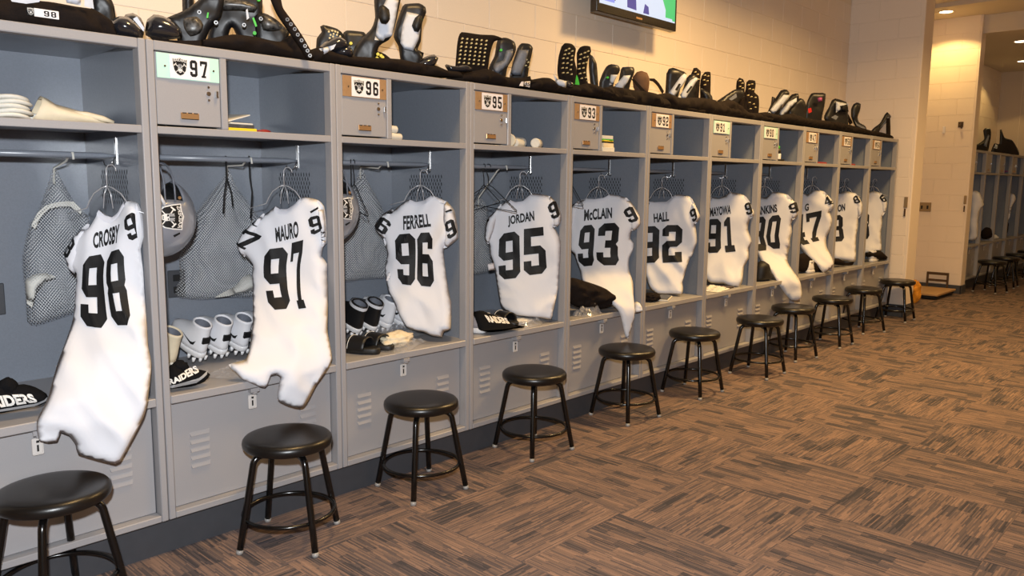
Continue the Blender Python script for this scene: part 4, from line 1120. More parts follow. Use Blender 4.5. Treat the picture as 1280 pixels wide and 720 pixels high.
for n, j in JERSEYS.items():
    f = jersey_frame(j)
    pan = j['k']*P-0.0127
    org = f(0, 1.2)[0]
    near = j['k'] <= 6
    st = 0.016 if near else 0.026
    t = thing('jersey', JLAB[n], 'jersey', (0, 0, 0), group='white jerseys hanging in the near lockers')
    body = Soft(j['out'], f, tf=0.022, tb=0.010, r=0.04, wr=0.010, wsc=(8, 3.2), seed=j['k']*3.7, step=st, fold=0.024)
    body.build('body', M['jersey'], t)
    sleeves = []
    for s in ('sl', 'sr'):
        pts = [j['out'][i] for i in j[s]]
        sv = Soft(pts, f, tf=0.026, tb=0.004, r=0.03, wr=0.006, seed=j['k']+3, step=st, base=0.014, fold=0.005)
        sv.build('sleeve', M['jersey'], t)
        sleeves.append(sv)

    def on(u, z, lift=0.0028):
        hh = body.h(u, z)
        return f(u, z)[0] + f(u, z)[1]*(hh+lift)

    def on_sleeve(sv):
        def g(u, z):
            hs = max(sv.h(u, z), body.h(u, z))
            return f(u, z)[0] + f(u, z)[1]*(hs+0.0028)
        return g
    for ch, q in j['digits']:
        qm = quad_map([(a/1000, c/1000) for a, c in q])
        bm = bmesh.new()
        poly_mesh(bm, GLYPH[ch], lambda x, y: on(*qm(x, y)), 0.09 if near else 0.2)
        bm_obj(bm, 'number', M['ink'], t)
    if j['name']:
        qm = quad_map([(a/1000, c/1000) for a, c in j['name'][1]])
        bm = bmesh.new()
        text_mesh(bm, j['name'][0], lambda x, y: on(*qm(x, y), 0.004), bold=0.036)
        bm_obj(bm, 'name_lettering', M['ink'], t)
    sds = j['sd']
    for i, (ch, q) in enumerate(sds):
        cu = sum(a for a, c in q)/4000
        sv = min(sleeves, key=lambda s_: abs(sum(p[0] for p in s_.poly)/len(s_.poly)-cu))
        g = on_sleeve(sv)
        mu, mz = sum(a for a, c in q)/4, sum(c for a, c in q)/4
        qm = quad_map([((mu+(a-mu)*1.15)/1000, (mz+(c-mz)*1.15)/1000) for a, c in q])
        bm = bmesh.new()
        poly_mesh(bm, GLYPH[ch], lambda x, y: g(*qm(x, y)), 0.1 if near else 0.25)
        bm_obj(bm, 'sleeve_number', M['ink'], t)
    for q in j['stripes']:
        cu = sum(a for a, c in q)/1000/len(q)
        sv = min(sleeves, key=lambda s_: abs(sum(p[0] for p in s_.poly)/len(s_.poly)-cu))
        g = on_sleeve(sv)
        bm = bmesh.new()
        poly_mesh(bm, [[(a/1000, c/1000) for a, c in q]], g, 0.01)
        bm_obj(bm, 'shoulder_stripe', M['ink'], t)
    if 'knot' in j:
        kn = Soft([(u, z) for u, z in j['knot']], f, tf=0.03, tb=0.0, r=0.02, wr=0.012, wsc=(30, 30), step=0.008, base=0.01)
        kn.build('hem_knot', M['jersey'], t)
    # collar band along the neck line
    if near:
        m_ = 5 if n in ('98', '97') else 4
        nk = [(u/1000, z/1000) for u, z in j['out'][:m_]]
        fine = []
        for (u1, w1), (u2, w2) in zip(nk, nk[1:]):
            fine += [(u1+(u2-u1)*q/4, w1+(w2-w1)*q/4) for q in range(4)]
        fine.append(nk[-1])
        bb = B()
        va = [bb.bm.verts.new(on(u, z-0.001, 0.003)) for u, z in fine]
        vb = [bb.bm.verts.new(on(u+0.001, z-0.011, 0.0045)) for u, z in fine]
        vc = [bb.bm.verts.new(on(u+0.002, z-0.021, 0.001)) for u, z in fine]
        for r1, r2 in ((va, vb), (vb, vc)):
            for q in range(len(fine)-1):
                bb.bm.faces.new((r1[q], r1[q+1], r2[q+1], r2[q])).smooth = True
        bb.obj('collar', M['jersey_in'], t)
    zc = max(q[1] for q in j['out'])/1000
    u0 = sum(q[0] for q in j['out'][:4])/4000 if n not in ('90',) else 0.0
    # wire hanger
    ht = thing('wire_hanger', HLAB[n], 'hanger', (0, 0, 0), group='hangers inside the jerseys')
    b = B()
    c0, nn = f(u0, zc)
    du = (f(u0+0.1, zc)[0]-c0)/0.1
    V_ = lambda u, z: c0 + du*u + Vector((0, 0, z-zc)) + nn*0.006
    hook = [V_(0.0 + 0.020*math.cos(a)-0.005, zc+0.115+0.020*math.sin(a)) for a in [math.radians(d) for d in (200, 160, 120, 80, 40, 0, -40, -75)]]
    stem = [V_(0, zc+0.045), V_(0.0, zc+0.09)] + [V_(0.018-0.018*math.cos(a), zc+0.105+0.018*math.sin(a)) for a in [math.radians(d) for d in (10, 60, 110, 160, 195)]]
    b.tube(stem, 0.0022, n=6)
    for s in (-1, 1):
        b.tube([V_(0, zc+0.048), V_(s*0.02, zc+0.042), V_(s*0.05, zc+0.022), V_(s*0.068, zc-0.005), V_(s*0.08, zc-0.03), V_(s*0.15, zc-0.05)], 0.0022, n=6)
        b.tube([V_(0, zc+0.048), V_(s*0.012, zc+0.02), V_(s*0.018, zc-0.03)], 0.0018, n=6)
    b.obj('hanger_wire', M['steel'], ht)


# ------------------------------------------------------------------ soft goods inside the lockers
def soft_thing(key, name, label, cat, m, tf, tb, r, wr=0.01, wsc=(10, 8), step=0.014, part=None, zmin=None, group=None, lean=0.0, smooth=True, bow=0.0):
    cx, cy, ph, pts = GEAR[key]
    f = plane_frame(cx, cy, ph, zmin=zmin, lean=lean, bow=bow)
    s = Soft(pts, f, tf=tf, tb=tb, r=r, wr=wr, wsc=wsc, seed=len(key)+cx, step=step, smooth=smooth)
    if part:
        t = thing(name, label, cat, group=group)
        s.build(part, m, t)
        return t, s, f
    o = s.build(name, m)
    tag(o, label, cat, group)
    return o, s, f


def cords(t, name, paths, r, m):
    for p_ in paths:
        b = B(); b.tube(p_, r, n=6); b.obj(name, m, t)


bags = [('bag98', 'white net laundry bag in the leftmost locker beside jersey 98'), ('bag97', 'white net laundry bag with black drawcords between helmet and jersey 97'),
        ('bag96', 'white net laundry bag with a white tag beside jersey 96'), ('bag95', 'narrow white net laundry bag left of jersey 95')]
for key, lab in bags:
    t, s, f = soft_thing(key, 'laundry_bag', lab, 'bag', M['net'], 0.085, 0.06, 0.13, wr=0.035, wsc=(7, 5), part='net')
    zt = max(p[1] for p in s.poly); ut = [p[0] for p in s.poly if p[1] == zt][0]
    top, nn = f(ut, zt)
    b = B(); b.tube([top+Vector((0, 0, -0.06)), top+Vector((0.004, 0, 0.0)), Vector((top.x, 0.35, 1.45)), Vector((top.x, 0.305, 1.478)), Vector((top.x, 0.275, 1.478)), Vector((top.x, 0.272, 1.455))], 0.004, n=6)
    b.obj('hanging_loop', M['off_white'], t)
    if key == 'bag97':
        for c in GEAR['cord97']:
            ff = plane_frame(c[0], 0.315, c[2])
            b = B(); b.tube([ff(u/1000, z/1000)[0] for u, z in c[3]], 0.0035, n=6); b.obj('drawcord', M['dark'], t)
    if key in ('bag96', 'bag95'):
        g = GEAR['tag'+key[3:]]
        ff = plane_frame(g[0], 0.3, g[2])
        sq = Soft(g[3], ff, tf=0.003, tb=0.002, r=0.01, step=0.012, smooth=False); sq.build('bag_tag', M['card'], t)
        if key == 'bag96':
            bm = bmesh.new()
            us = [q[0]/1000 for q in g[3]]; zs = [q[1]/1000 for q in g[3]]
            qm = quad_map([(us[0]+0.012, zs[0]-0.012), (us[1]-0.012, zs[1]-0.014), (us[2]-0.01, zs[2]+0.006), (us[3]+0.012, zs[3]+0.006)])
            digits_mesh(bm, '96', lambda x, y: ff(*qm(x, y))[0]+ff(0, 1)[1]*0.0045)
            bm_obj(bm, 'tag_number', M['ink'], t)
soft_thing('liner98a', 'padded_shirt', 'white padded garment showing through the leftmost net bag near its top', 'shirt', M['off_white'], 0.04, 0.03, 0.03, step=0.02)
soft_thing('liner98b', 'folded_cloth', 'white cloth inside the leftmost net bag near its lower left', 'cloth', M['off_white'], 0.04, 0.03, 0.03, step=0.02)

soft_thing('liner97', 'folded_cloth', 'white cloth inside the net bag with drawcords, at its lower right', 'cloth', M['off_white'], 0.04, 0.03, 0.03, step=0.02)


def beanie(key, lab, qtext, word, stripe, pom):
    t, s, f = soft_thing(key, 'knit_cap', lab, 'cap', M['knit'], 0.05, 0.05, 0.06, wr=0.012, part='crown', zmin=0.6085)
    nn = f(0, 0.62)[1]
    surf = lambda u, z: f(u, z)[0]+nn*(max(s.h(u, z), 0.0)+0.004)
    bm = bmesh.new(); qm = quad_map(qtext)
    text_mesh(bm, word, lambda x, y: surf(*qm(x, y)), bold=0.05)
    bm_obj(bm, 'cap_lettering', M['white_ink'], t)
    bm = bmesh.new()
    poly_mesh(bm, [stripe], surf, 0.012)
    bm_obj(bm, 'cuff_stripe', M['grey_ink'], t)
    b = B(); b.ball(pom, (0.03, 0.03, 0.028), 3)
    for v in b.bm.verts:
        v.co += (v.co-Vector(pom))*0.25*noise.noise(v.co*90)
    b.obj('pompom', M['knit'], t)


beanie('beanie98', 'black knit cap with white letters at the left edge, on the leftmost bench', [(-0.09, 0.70), (0.045, 0.686), (0.062, 0.655), (-0.085, 0.655)], 'RAIDERS',
       [(-0.09, 0.640), (0.05, 0.640), (0.085, 0.655), (0.092, 0.664), (0.05, 0.650), (-0.09, 0.648)], (0.30, 0.10, 0.715))
beanie('beanie97', 'black knit cap with white letters on the bench of the 97 locker', [(-0.07, 0.655), (0.035, 0.690), (0.046, 0.668), (-0.065, 0.635)], 'RAIDERS',
       [(-0.07, 0.622), (0.03, 0.630), (0.07, 0.655), (0.078, 0.668), (0.04, 0.648), (-0.07, 0.632)], (0.865, 0.09, 0.685))
t, s, f = soft_thing('shirt95', 'folded_shirt', 'folded black shirt with white letters on the bench of the 95 locker', 'shirt', M['knit'], 0.02, 0.09, 0.04, wr=0.01, part='folded_body', zmin=0.630, lean=0.6)
nn = f(0, 0.62)[1]
for q, w in (([(-0.075, 0.704), (0.062, 0.676), (0.072, 0.648), (-0.06, 0.668)], 'RAIDERS'),):
    bm = bmesh.new(); qm = quad_map(q)
    text_mesh(bm, w, lambda x, y: f(*qm(x, y))[0]+nn*(s.h(*qm(x, y))+0.004), bold=0.05)
    bm_obj(bm, 'shirt_lettering', M['white_ink'], t)
t, s, f = soft_thing('bundle93', 'jacket_bundle', 'black rolled jacket on the bench of the 93 locker', 'jacket', M['cloth_black'], 0.07, 0.10, 0.08, wr=0.045, wsc=(14, 20), zmin=0.6085, part='folded_body')
soft_thing('bundle90', 'cap', 'dark rounded cap behind the stile of the 90 locker', 'cap', M['black_rubber'], 0.05, 0.06, 0.06, zmin=0.6085, step=0.02)
soft_thing('bundle47', 'clothes_bundle', 'black clothes under the sideways hem of jersey 47', 'clothes', M['cloth_black'], 0.04, 0.06, 0.05, zmin=0.6085, step=0.02)
soft_thing('bundle8a', 'clothes_bundle', 'flat black clothes on the bench second from the column', 'clothes', M['cloth_black'], 0.04, 0.06, 0.04, zmin=0.6085, step=0.02)
soft_thing('bundle8b', 'bag', 'black bag with a strap on the bench beside the column', 'bag', M['cloth_black'], 0.05, 0.08, 0.05, zmin=0.6085, step=0.02)


# ------------------------------------------------------------------ helmets
def helmet(loc, lab, tilt=0.0):
    t = thing('helmet', lab, 'helmet', loc, group='silver helmets')
    # local axes: +Y face, +Z crown, X sides; the helmet hangs face up with its crown towards +X
    RX, RY, RZ = 0.118, 0.152, 0.140
    R_ = Matrix(((0, 0, 1), (1, 0, 0), (0, 1, 0)))
    bm = bmesh.new()
    bmesh.ops.create_uvsphere(bm, u_segments=40, v_segments=28, radius=1.0)
    kill = []
    for fc in bm.faces:
        c = fc.calc_center_median()
        y, z = c.y, c.z
        if z < -0.56 or (y > 0.42 and z < 0.42 and y+0.5*z > 0.42):
            kill.append(fc)
    bmesh.ops.delete(bm, geom=kill, context='FACES')
    for v in bm.verts:
        k = v.co.copy()
        v.co = R_ @ Vector((k.x*RX, k.y*RY, k.z*RZ))
    for fc in bm.faces: fc.smooth = True
    sh = bm_obj(bm, 'shell', M['silver'], t)
    md = sh.modifiers.new('thickness', 'SOLIDIFY'); md.thickness = 0.005; md.offset = -1
    bm = bmesh.new()
    bmesh.ops.create_uvsphere(bm, u_segments=24, v_segments=16, radius=1.0)
    kill = [fc for fc in bm.faces if fc.calc_center_median().z < -0.6 or (fc.calc_center_median().y > 0.4 and fc.calc_center_median().z < 0.4)]
    bmesh.ops.delete(bm, geom=kill, context='FACES')
    for v in bm.verts:
        v.co = R_ @ Vector((v.co.x*RX*0.93, v.co.y*RY*0.94, v.co.z*RZ*0.94))
    o = bm_obj(bm, 'padding', M['dark'], t)
    md = o.modifiers.new('thickness', 'SOLIDIFY'); md.thickness = 0.012; md.offset = -1
    # cage
    b = B()
    def q(x, y, z): return R_ @ Vector((x, y, z))
    for z, yb in ((0.022, 0.205), (-0.015, 0.215), (-0.055, 0.20)):
        b.tube([q(0.112*math.sin(a), 0.06+(yb-0.06)*max(0, math.cos(a))**0.7, z) for a in [math.radians(d) for d in range(-90, 91, 15)]], 0.0034, n=8)
    for x in (-0.035, 0.035):
        b.tube([q(x, 0.196, 0.022), q(x, 0.208, -0.015), q(x, 0.195, -0.055)], 0.0034, n=8)
    b.obj('face_cage', M['greypanel'], t)
    b = B()
    b.tube([q(-0.119, 0.05, -0.02), q(-0.122, 0.085, -0.04), q(-0.11, 0.125, -0.06), q(-0.06, 0.17, -0.07), q(0, 0.18, -0.073), q(0.06, 0.17, -0.07), q(0.112, 0.12, -0.06), q(0.119, 0.05, -0.02)], 0.007, n=6)
    b.obj('chin_strap', M['white_plastic'], t)
    b = B()
    for y, z in ((0.055, -0.02), (0.075, 0.045), (-0.02, -0.075)):
        x = -RX*math.sqrt(max(0, 1-(y/RY)**2-(z/RZ)**2))
        b.tube([q(x-0.002, y, z), q(x+0.004, y, z)], 0.006, n=10)
    b.obj('snap', M['brass'], t)

    def onshell(y, z, lift):
        x = -math.sqrt(max(0.02, 1-(y/RY)**2-(z/RZ)**2))
        n_ = Vector((x/RX, y/RY**2, z/RZ**2)).normalized()
        return R_ @ (Vector((x*RX, y, z)) + n_*(0.0012+lift*0.0005))
    emblem('shield_emblem', lambda x, y, l: onshell(0.005+(x-0.5)*0.098, -0.002+(y-0.5)*0.108, l), t)
    b = bmesh.new()
    poly_mesh(b, [[(-0.062, 0.008), (-0.052, 0.034), (-0.058, 0.036), (-0.070, 0.014)]], lambda y, z: onshell(y, z, 1), 0.01)
    bm_obj(b, 'ear_mark', M['ink'], t)
    return t


helmet((0.862, 0.215, 1.245), 'silver helmet hanging face up in the 97 locker')
helmet((1.622, 0.215, 1.262), 'silver helmet mostly hidden behind the stile of the 96 locker')

# spare hangers on the rods
def spare_hanger(x, ang, lab, tilt=0.0):
    t = thing('wire_hanger', lab, 'hanger', (x, 0.29, 1.4725), math.radians(ang), 'spare wire hangers on the rods')
    b = B()
    z0 = 0.0135
    b.tube([(0.016*math.sin(a), 0, -0.002+0.0155*math.cos(a)) for a in [math.radians(d) for d in (-100, -60, -20, 20, 60, 90)]] + [(0.012, 0, -0.03), (0, 0, -0.06), (0, 0, -0.10)], 0.0023, n=6)
    b.tube([(0, 0, -0.10), (-0.03, 0, -0.112), (-0.2, 0, -0.215+tilt), (-0.195, 0, -0.222+tilt), (0.195, 0, -0.222-tilt), (0.2, 0, -0.215-tilt), (0.03, 0, -0.112), (0, 0, -0.10)], 0.0023, n=6)
    b.obj('hanger_wire', M['dark'], t)


spare_hanger(1.795, 55, 'spare wire hanger in front of the half hidden helmet', 0.02)
spare_hanger(1.812, 72, 'spare wire hanger just right of the one before the half hidden helmet', -0.02)
spare_hanger(2.665, 70, 'spare wire hanger above the narrow net bag, nearer the stile', 0.03)
spare_hanger(2.70, 95, 'spare wire hanger above the narrow net bag, touching the jersey', -0.02)
spare_hanger(3.42, 60, 'spare wire hanger left of jersey 93', 0.0)


# ------------------------------------------------------------------ shoes
def foot_ring(z, x0, x1, w, y_shift=0.0, toe=0.5, n=28, cx=0.0):
    """outline at one height: x0 heel, x1 toe (along +Y), w half width"""
    out = []
    L_ = x1-x0
    for k in range(n):
        a = 2*math.pi*k/n
        yy = (1-math.cos(a))/2
        ww = w*(0.78+0.22*math.sin(min(1, yy)*math.pi*0.9)) * (abs(math.sin(a))**0.75)
        out.append(Vector((cx + (ww if a < math.pi else -ww), x0 + L_*yy, z)))
    return out


def shoe(lab, mats, loc, rz=0.0, pitch=0.0, roll=0.0, studs=False, high=True, group=None, tagm=None, swoosh=None, band=None):
    up_m, sole_m = mats
    t = thing('shoe', lab, 'shoe', loc, group=group)
    t.scale = (0.98, 0.84, 1.0) if pitch else (1, 1, 1)
    t.rotation_euler = (pitch, roll, rz)
    h = 0.02 if studs else 0.0
    H = 0.150 if high else 0.11
    b = B()
    b.loft([foot_ring(h+0.022, 0.0, 0.285, 0.046), foot_ring(h+0.045, -0.004, 0.283, 0.047), foot_ring(h+0.065, -0.004, 0.272, 0.045), foot_ring(h+0.080, -0.002, 0.235, 0.042),
            foot_ring(h+0.098, 0.0, 0.185, 0.039), foot_ring(h+H*0.8, 0.002, 0.14, 0.036), foot_ring(h+H*0.93, 0.002, 0.118, 0.036), foot_ring(h+H, 0.0, 0.112, 0.037),
            foot_ring(h+H+0.003, 0.006, 0.106, 0.032), foot_ring(h+H*0.9, 0.010, 0.102, 0.029), foot_ring(h+0.075, 0.012, 0.10, 0.027)], cap0=True, cap1=False)
    b.mi = 1
    b.loft([foot_ring(h+H*0.97, 0.009, 0.103, 0.0295), foot_ring(h+H*0.8, 0.013, 0.10, 0.027), foot_ring(h+0.07, 0.015, 0.10, 0.025)], cap0=False, cap1=True)  # lining coloured grey, the shade inside the opening put into its colour
    b.obj('upper', [up_m, M['greypanel']], t)
    b = B()
    b.loft([foot_ring(h, 0.004, 0.280, 0.043), foot_ring(h+0.004, -0.002, 0.288, 0.048), foot_ring(h+0.02, -0.006, 0.290, 0.049), foot_ring(h+0.028, -0.004, 0.286, 0.047)])
    b.obj('sole', sole_m, t)
    if studs:
        b = B()
        for x, y in ((-0.028, 0.02), (0.028, 0.02), (0, 0.012), (-0.03, 0.06), (0.03, 0.06), (-0.034, 0.17), (0.034, 0.17), (-0.036, 0.215), (0.036, 0.215), (-0.02, 0.26), (0.02, 0.26)):
            b.lathe([(0, -0.0), (0.006, 0.0), (0.009, h), (0, h)], (x, y, 0), n=8)
        o = b.obj('studs', sole_m, t); o['kind'] = 'stuff'
    if tagm:
        b = B(); b.box((-0.017, -0.006, h+0.075), (0.017, 0.006, h+0.105), bev=0.002); b.obj('heel_tag', tagm, t)
    if band:
        b = B()
        r0 = [p + Vector((p.x, p.y-0.05, 0)).normalized()*0.0035 for p in foot_ring(h+H*0.86, 0.002, 0.13, 0.036)]
        r1 = [p + Vector((p.x, p.y-0.05, 0)).normalized()*0.0045 for p in foot_ring(h+H*0.985, 0.0, 0.113, 0.037)]
        b.loft([r0, r1], False, False); b.obj('collar_band', band, t)
    if swoosh:
        for s in (-1, 1):
            bm = bmesh.new()
            lp = [(0.03, 0.078), (0.04, 0.055), (0.055, 0.052), (0.13, 0.085), (0.06, 0.064), (0.046, 0.066)]

            def mp(y, z):
                yy = (y+0.002)/0.275
                a = math.acos(max(-1, min(1, 1-2*yy)))
                ww = 0.0465*(0.78+0.22*math.sin(yy*math.pi*0.9))*(abs(math.sin(a))**0.75)
                return Vector((s*(ww+0.0025), y, h+z))
            poly_mesh(bm, [lp], mp, 0.012)
            bm_obj(bm, 'side_mark', swoosh, t)
    # laces
    b = B()
    for k in range(4):
        y = 0.135+k*0.023; z = h+0.112-k*0.0125
        b.tube([(-0.02, y, z-0.004), (0, y+0.004, z+0.003), (0.02, y, z-0.004)], 0.0028, n=5)
    b.obj('laces', up_m, t)
    return t


g = 'white cleats in the 97 locker'
PT = math.radians(24)
for x, y, rz, lab in ((1.085, 0.385, 6, 'white cleat nearest the stile of the 97 locker'), (1.180, 0.385, 2, 'white cleat, second from the left in the 97 locker'),
                      (1.275, 0.385, 0, 'white cleat, third from the left in the 97 locker'), (1.372, 0.385, -4, 'white cleat partly behind jersey 97')):
    shoe(lab, (M['white_shoe'], M['white_plastic']), (x, y, BENCH+0.012), math.radians(rz), PT, studs=True, group=g, tagm=M['ink'], swoosh=M['ink'])
soft = None
shoe('white trainer cut by the stile of the 97 locker', (M['glove'], M['off_white']), (0.955, 0.375, BENCH+0.012), math.radians(15), math.radians(24))
g = 'black and white cleats in the 96 locker'
shoe('black cleat with white collar, nearest the stile of the 96 locker', (M['black_shoe'], M['white_plastic']), (1.885, 0.385, BENCH+0.012), 0.0, PT, studs=True, group=g, band=M['white_shoe'])
shoe('black cleat with white collar, beside the bagged white cleats', (M['black_shoe'], M['white_plastic']), (1.982, 0.385, BENCH+0.012), -0.03, PT, studs=True, group=g, band=M['white_shoe'])
g = 'white cleats in the 96 locker'
shoe('white cleat in clear film in the 96 locker, left of its pair', (M['white_shoe'], M['white_plastic']), (2.075, 0.385, BENCH+0.012), 0.05, PT, studs=True, group=g, swoosh=M['ink'])
shoe('white cleat in clear film in the 96 locker, right of its pair', (M['white_shoe'], M['white_plastic']), (2.168, 0.385, BENCH+0.012), -0.05, PT, studs=True, group=g, swoosh=M['ink'])
shoe('grey trainer with white sole in the 95 locker', (M['grey_shoe'], M['white_plastic']), (2.43, 0.345, BENCH+0.001), math.radians(184), 0, high=False, swoosh=M['ink'])
shoe('black trainer with white collar behind the grey trainer', (M['black_shoe'], M['white_plastic']), (2.53, 0.385, BENCH+0.012), 0.0, PT, band=M['white_shoe'])
shoe('small white shoe on the bench of the 47 locker', (M['white_shoe'], M['white_plastic']), (6.50, 0.08, BENCH+0.001), math.radians(-75), 0, high=False)
shoe('white shoe on the bench beside the column', (M['white_shoe'], M['white_plastic']), (8.02, 0.07, BENCH+0.001), math.radians(-80), 0, high=False)


def slide(lab, loc, rz, group, pitch=0.0):
    t = thing('slide_sandal', lab, 'sandal', loc, rz, group)
    t.rotation_euler = (pitch, 0, rz)
    b = B()
    b.loft([foot_ring(0.0, 0.004, 0.276, 0.046), foot_ring(0.006, 0, 0.28, 0.05), foot_ring(0.024, 0, 0.28, 0.05), foot_ring(0.03, 0.006, 0.274, 0.046), foot_ring(0.025, 0.012, 0.268, 0.04)])
    b.obj('footbed', M['black_rubber'], t)
    b = B()
    rows = []
    for y in (0.13, 0.15, 0.18, 0.21, 0.225):
        rows.append([Vector((0.052*math.cos(a), y, 0.018+0.058*math.sin(a))) for a in [math.radians(d) for d in range(0, 181, 15)]])
    for a, c in zip(rows, rows[1:]):
        va = [b.bm.verts.new(p_) for p_ in a]; vc = [b.bm.verts.new(p_) for p_ in c]
        for k in range(len(va)-1):
            fc = b.bm.faces.new((va[k], va[k+1], vc[k+1], vc[k])); fc.smooth = True
    bmesh.ops.remove_doubles(b.bm, verts=b.bm.verts, dist=1e-5)
    o = b.obj('strap', M['black_shoe'], t)
    md = o.modifiers.new('thickness', 'SOLIDIFY'); md.thickness = 0.006
    b = B(); b.tube([Vector((0.0535*math.cos(a), 0.140, 0.018+0.0595*math.sin(a))) for a in [math.radians(d) for d in range(5, 176, 10)]], 0.0016, n=5)
    b.obj('strap_piping', M['white_ink'], t)
    return t


slide('black slide sandal on the 96 bench, at the stile', (1.66, 0.30, BENCH+0.001), math.radians(200), 'black slide sandals in the 96 locker')
slide('black slide sandal on the 96 bench, resting beside the film bag', (1.79, 0.32, BENCH+0.001), math.radians(190), 'black slide sandals in the 96 locker')
slide('dark slide sandal under the folded shirt in the 95 locker, left one', (2.60, 0.325, BENCH+0.001), math.radians(175), 'dark slide sandals in the 95 locker')
slide('dark slide sandal under the folded shirt in the 95 locker, right one', (2.715, 0.345, BENCH+0.001), math.radians(178), 'dark slide sandals in the 95 locker')


# ------------------------------------------------------------------ film bags, paper, gloves
def crumple(name, lab, cat, loc, size, rz, hgt, m, seed, nx=22, ny=16, freq=16, group=None):
    b = B()
    grid = []
    for j in range(ny+1):
        row = []
        for i in range(nx+1):
            u, v = i/nx-0.5, j/ny-0.5
            e = min(1, 5*min(0.5-abs(u), 0.5-abs(v)))
            zz = hgt*e*(0.45+0.9*abs(noise.noise(Vector((u*size[0]*freq, v*size[1]*freq, seed)))) + 0.35*noise.noise(Vector((u*size[0]*freq*3, v*size[1]*freq*3, seed+4))))
            w = 1+0.16*noise.noise(Vector((v*5, u*5, seed)))
            row.append(b.bm.verts.new((u*size[0]*w, v*size[1]*w, max(0.0015, zz))))
        grid.append(row)
    for j in range(ny):
        for i in range(nx):
            b.bm.faces.new((grid[j][i], grid[j][i+1], grid[j+1][i+1], grid[j+1][i]))
    o = b.obj(name, m, None, loc)
    o.rotation_euler = (0, 0, rz)
    return tag(o, lab, cat, group)


crumple('film_bag', 'crumpled clear film bag on the 97 bench beside the jersey hem', 'bag', (1.16, 0.16, BENCH+0.001), (0.26, 0.22), 0.5, 0.035, M['film'], 1)
crumple('film_bag', 'crumpled clear film around the bagged white cleats in the 96 locker', 'bag', (2.12, 0.36, BENCH+0.001), (0.26, 0.24), 0.1, 0.05, M['film'], 2)
crumple('film_bag', 'clear film sleeve on the 96 bench holding cream gloves', 'bag', (1.93, 0.13, BENCH+0.001), (0.30, 0.2), 0.5, 0.035, M['film'], 3)
crumple('film_bag', 'flat clear film bag on the bench under jersey 95', 'bag', (2.83, 0.13, BENCH+0.001), (0.34, 0.2), 0.3, 0.035, M['film'], 4)
crumple('film_bag', 'crumpled clear film beside the black rolled jacket', 'bag', (3.31, 0.06, BENCH+0.001), (0.2, 0.1), 0.1, 0.07, M['film'], 5)
crumple('film_bag', 'crumpled white film at the hem of jersey 91', 'bag', (4.88, 0.10, BENCH+0.001), (0.26, 0.16), 0.2, 0.03, M['off_white'], 6)


def lump(name, lab, cat, loc, rad, rz, m, amp, seed, freq=14, flat=True, group=None, tilt=0.0):
    b = B()
    b.ball((0, 0, 0), (1, 1, 1), 4)
    for v in b.bm.verts:
        d = v.co.normalized()
        k = 1 + amp*noise.noise(d*2.2+Vector((seed, 0, 0))) + amp*0.5*noise.noise(d*5+Vector((0, seed, 0)))
        v.co = Vector((d.x*rad[0]*k, d.y*rad[1]*k, d.z*rad[2]*k))
        if flat: v.co.z = max(v.co.z, -rad[2]*0.9)
    o = b.obj(name, m, None, (loc[0], loc[1], loc[2]+rad[2]*0.9))
    o.rotation_euler = (0, tilt, rz)
    return tag(o, lab, cat, group)


lump('gloves', 'cream gloves wrapped in film on the bench of the 96 locker', 'gloves', (1.93, 0.13, BENCH+0.001), (0.10, 0.062, 0.036), 0.35, M['glove'], 0.3, 3)
lump('paper_wad', 'folded pale paper among the film under jersey 95', 'paper', (2.80, 0.13, BENCH+0.001), (0.09, 0.05, 0.014), 0.2, M['paper'], 0.2, 8)

# leftmost shelf: cream gloves and a stack of knee pads
def knee_pads(x, y, lab):
    for k in range(5):
        b = B()
        n = 20
        rings = []
        for z, r in ((0.0, 0.8), (0.002, 0.93), (0.007, 1.0), (0.012, 0.93), (0.014, 0.75)):
            rings.append([Vector((0.062*r*math.cos(2*math.pi*i/n), 0.05*r*math.sin(2*math.pi*i/n), z + 0.012*(1-(math.cos(2*math.pi*i/n)*r)**2)*0.8)) for i in range(n)])
        b.loft(rings)
        o = b.obj('knee_pad', M['off_white'], None, (x+(k % 2)*0.008-0.004, y, SHELF_T-0.0005+k*0.0142))
        tag(o, ('lowest', 'second lowest', 'middle', 'second highest', 'topmost')[k]+' pale knee pad of the stack on the leftmost shelf', 'pad', 'knee pads stacked on the leftmost shelf')


knee_pads(0.375, 0.13, '')
t = thing('gloves', 'cream gloves with a rolled open cuff on the leftmost shelf', 'gloves', (0.0, 0, 0))
b = B()
rings = []
N_ = 24
for k, (x, rx, rz_, zc_) in enumerate(((0.452, 0.034, 0.036, 0.040), (0.456, 0.040, 0.042, 0.042), (0.475, 0.040, 0.038, 0.036), (0.51, 0.044, 0.030, 0.029), (0.56, 0.046, 0.024, 0.023), (0.61, 0.040, 0.018, 0.017), (0.65, 0.028, 0.012, 0.012), (0.675, 0.010, 0.006, 0.007))):
    rings.append([Vector((x + 0.016*math.sin(2*math.pi*i/N_)*(1 if k < 3 else 0), 0.14+rx*math.cos(2*math.pi*i/N_), SHELF_T+zc_+rz_*math.sin(2*math.pi*i/N_)*(1+0.10*math.sin(5*i+k)))) for i in range(N_)])
b.loft(rings, cap0=False)
b.obj('glove_body', M['glove'], t)
b = B()
for q in range(3):
    y = 0.115+q*0.022
    b.tube([(0.56, y, SHELF_T+0.035), (0.60, y-0.004, SHELF_T+0.030), (0.65, y-0.008, SHELF_T+0.020), (0.682, y-0.010, SHELF_T+0.010)], [0.008, 0.011, 0.010, 0.006], n=8)
b.obj('fingers', M['glove'], t)
lump('cloth_roll', 'small grey-white cloth behind the glove cuff on the leftmost shelf', 'cloth', (0.44, 0.2, SHELF_T), (0.05, 0.04, 0.018), 0, M['off_white'], 0.2, 5)


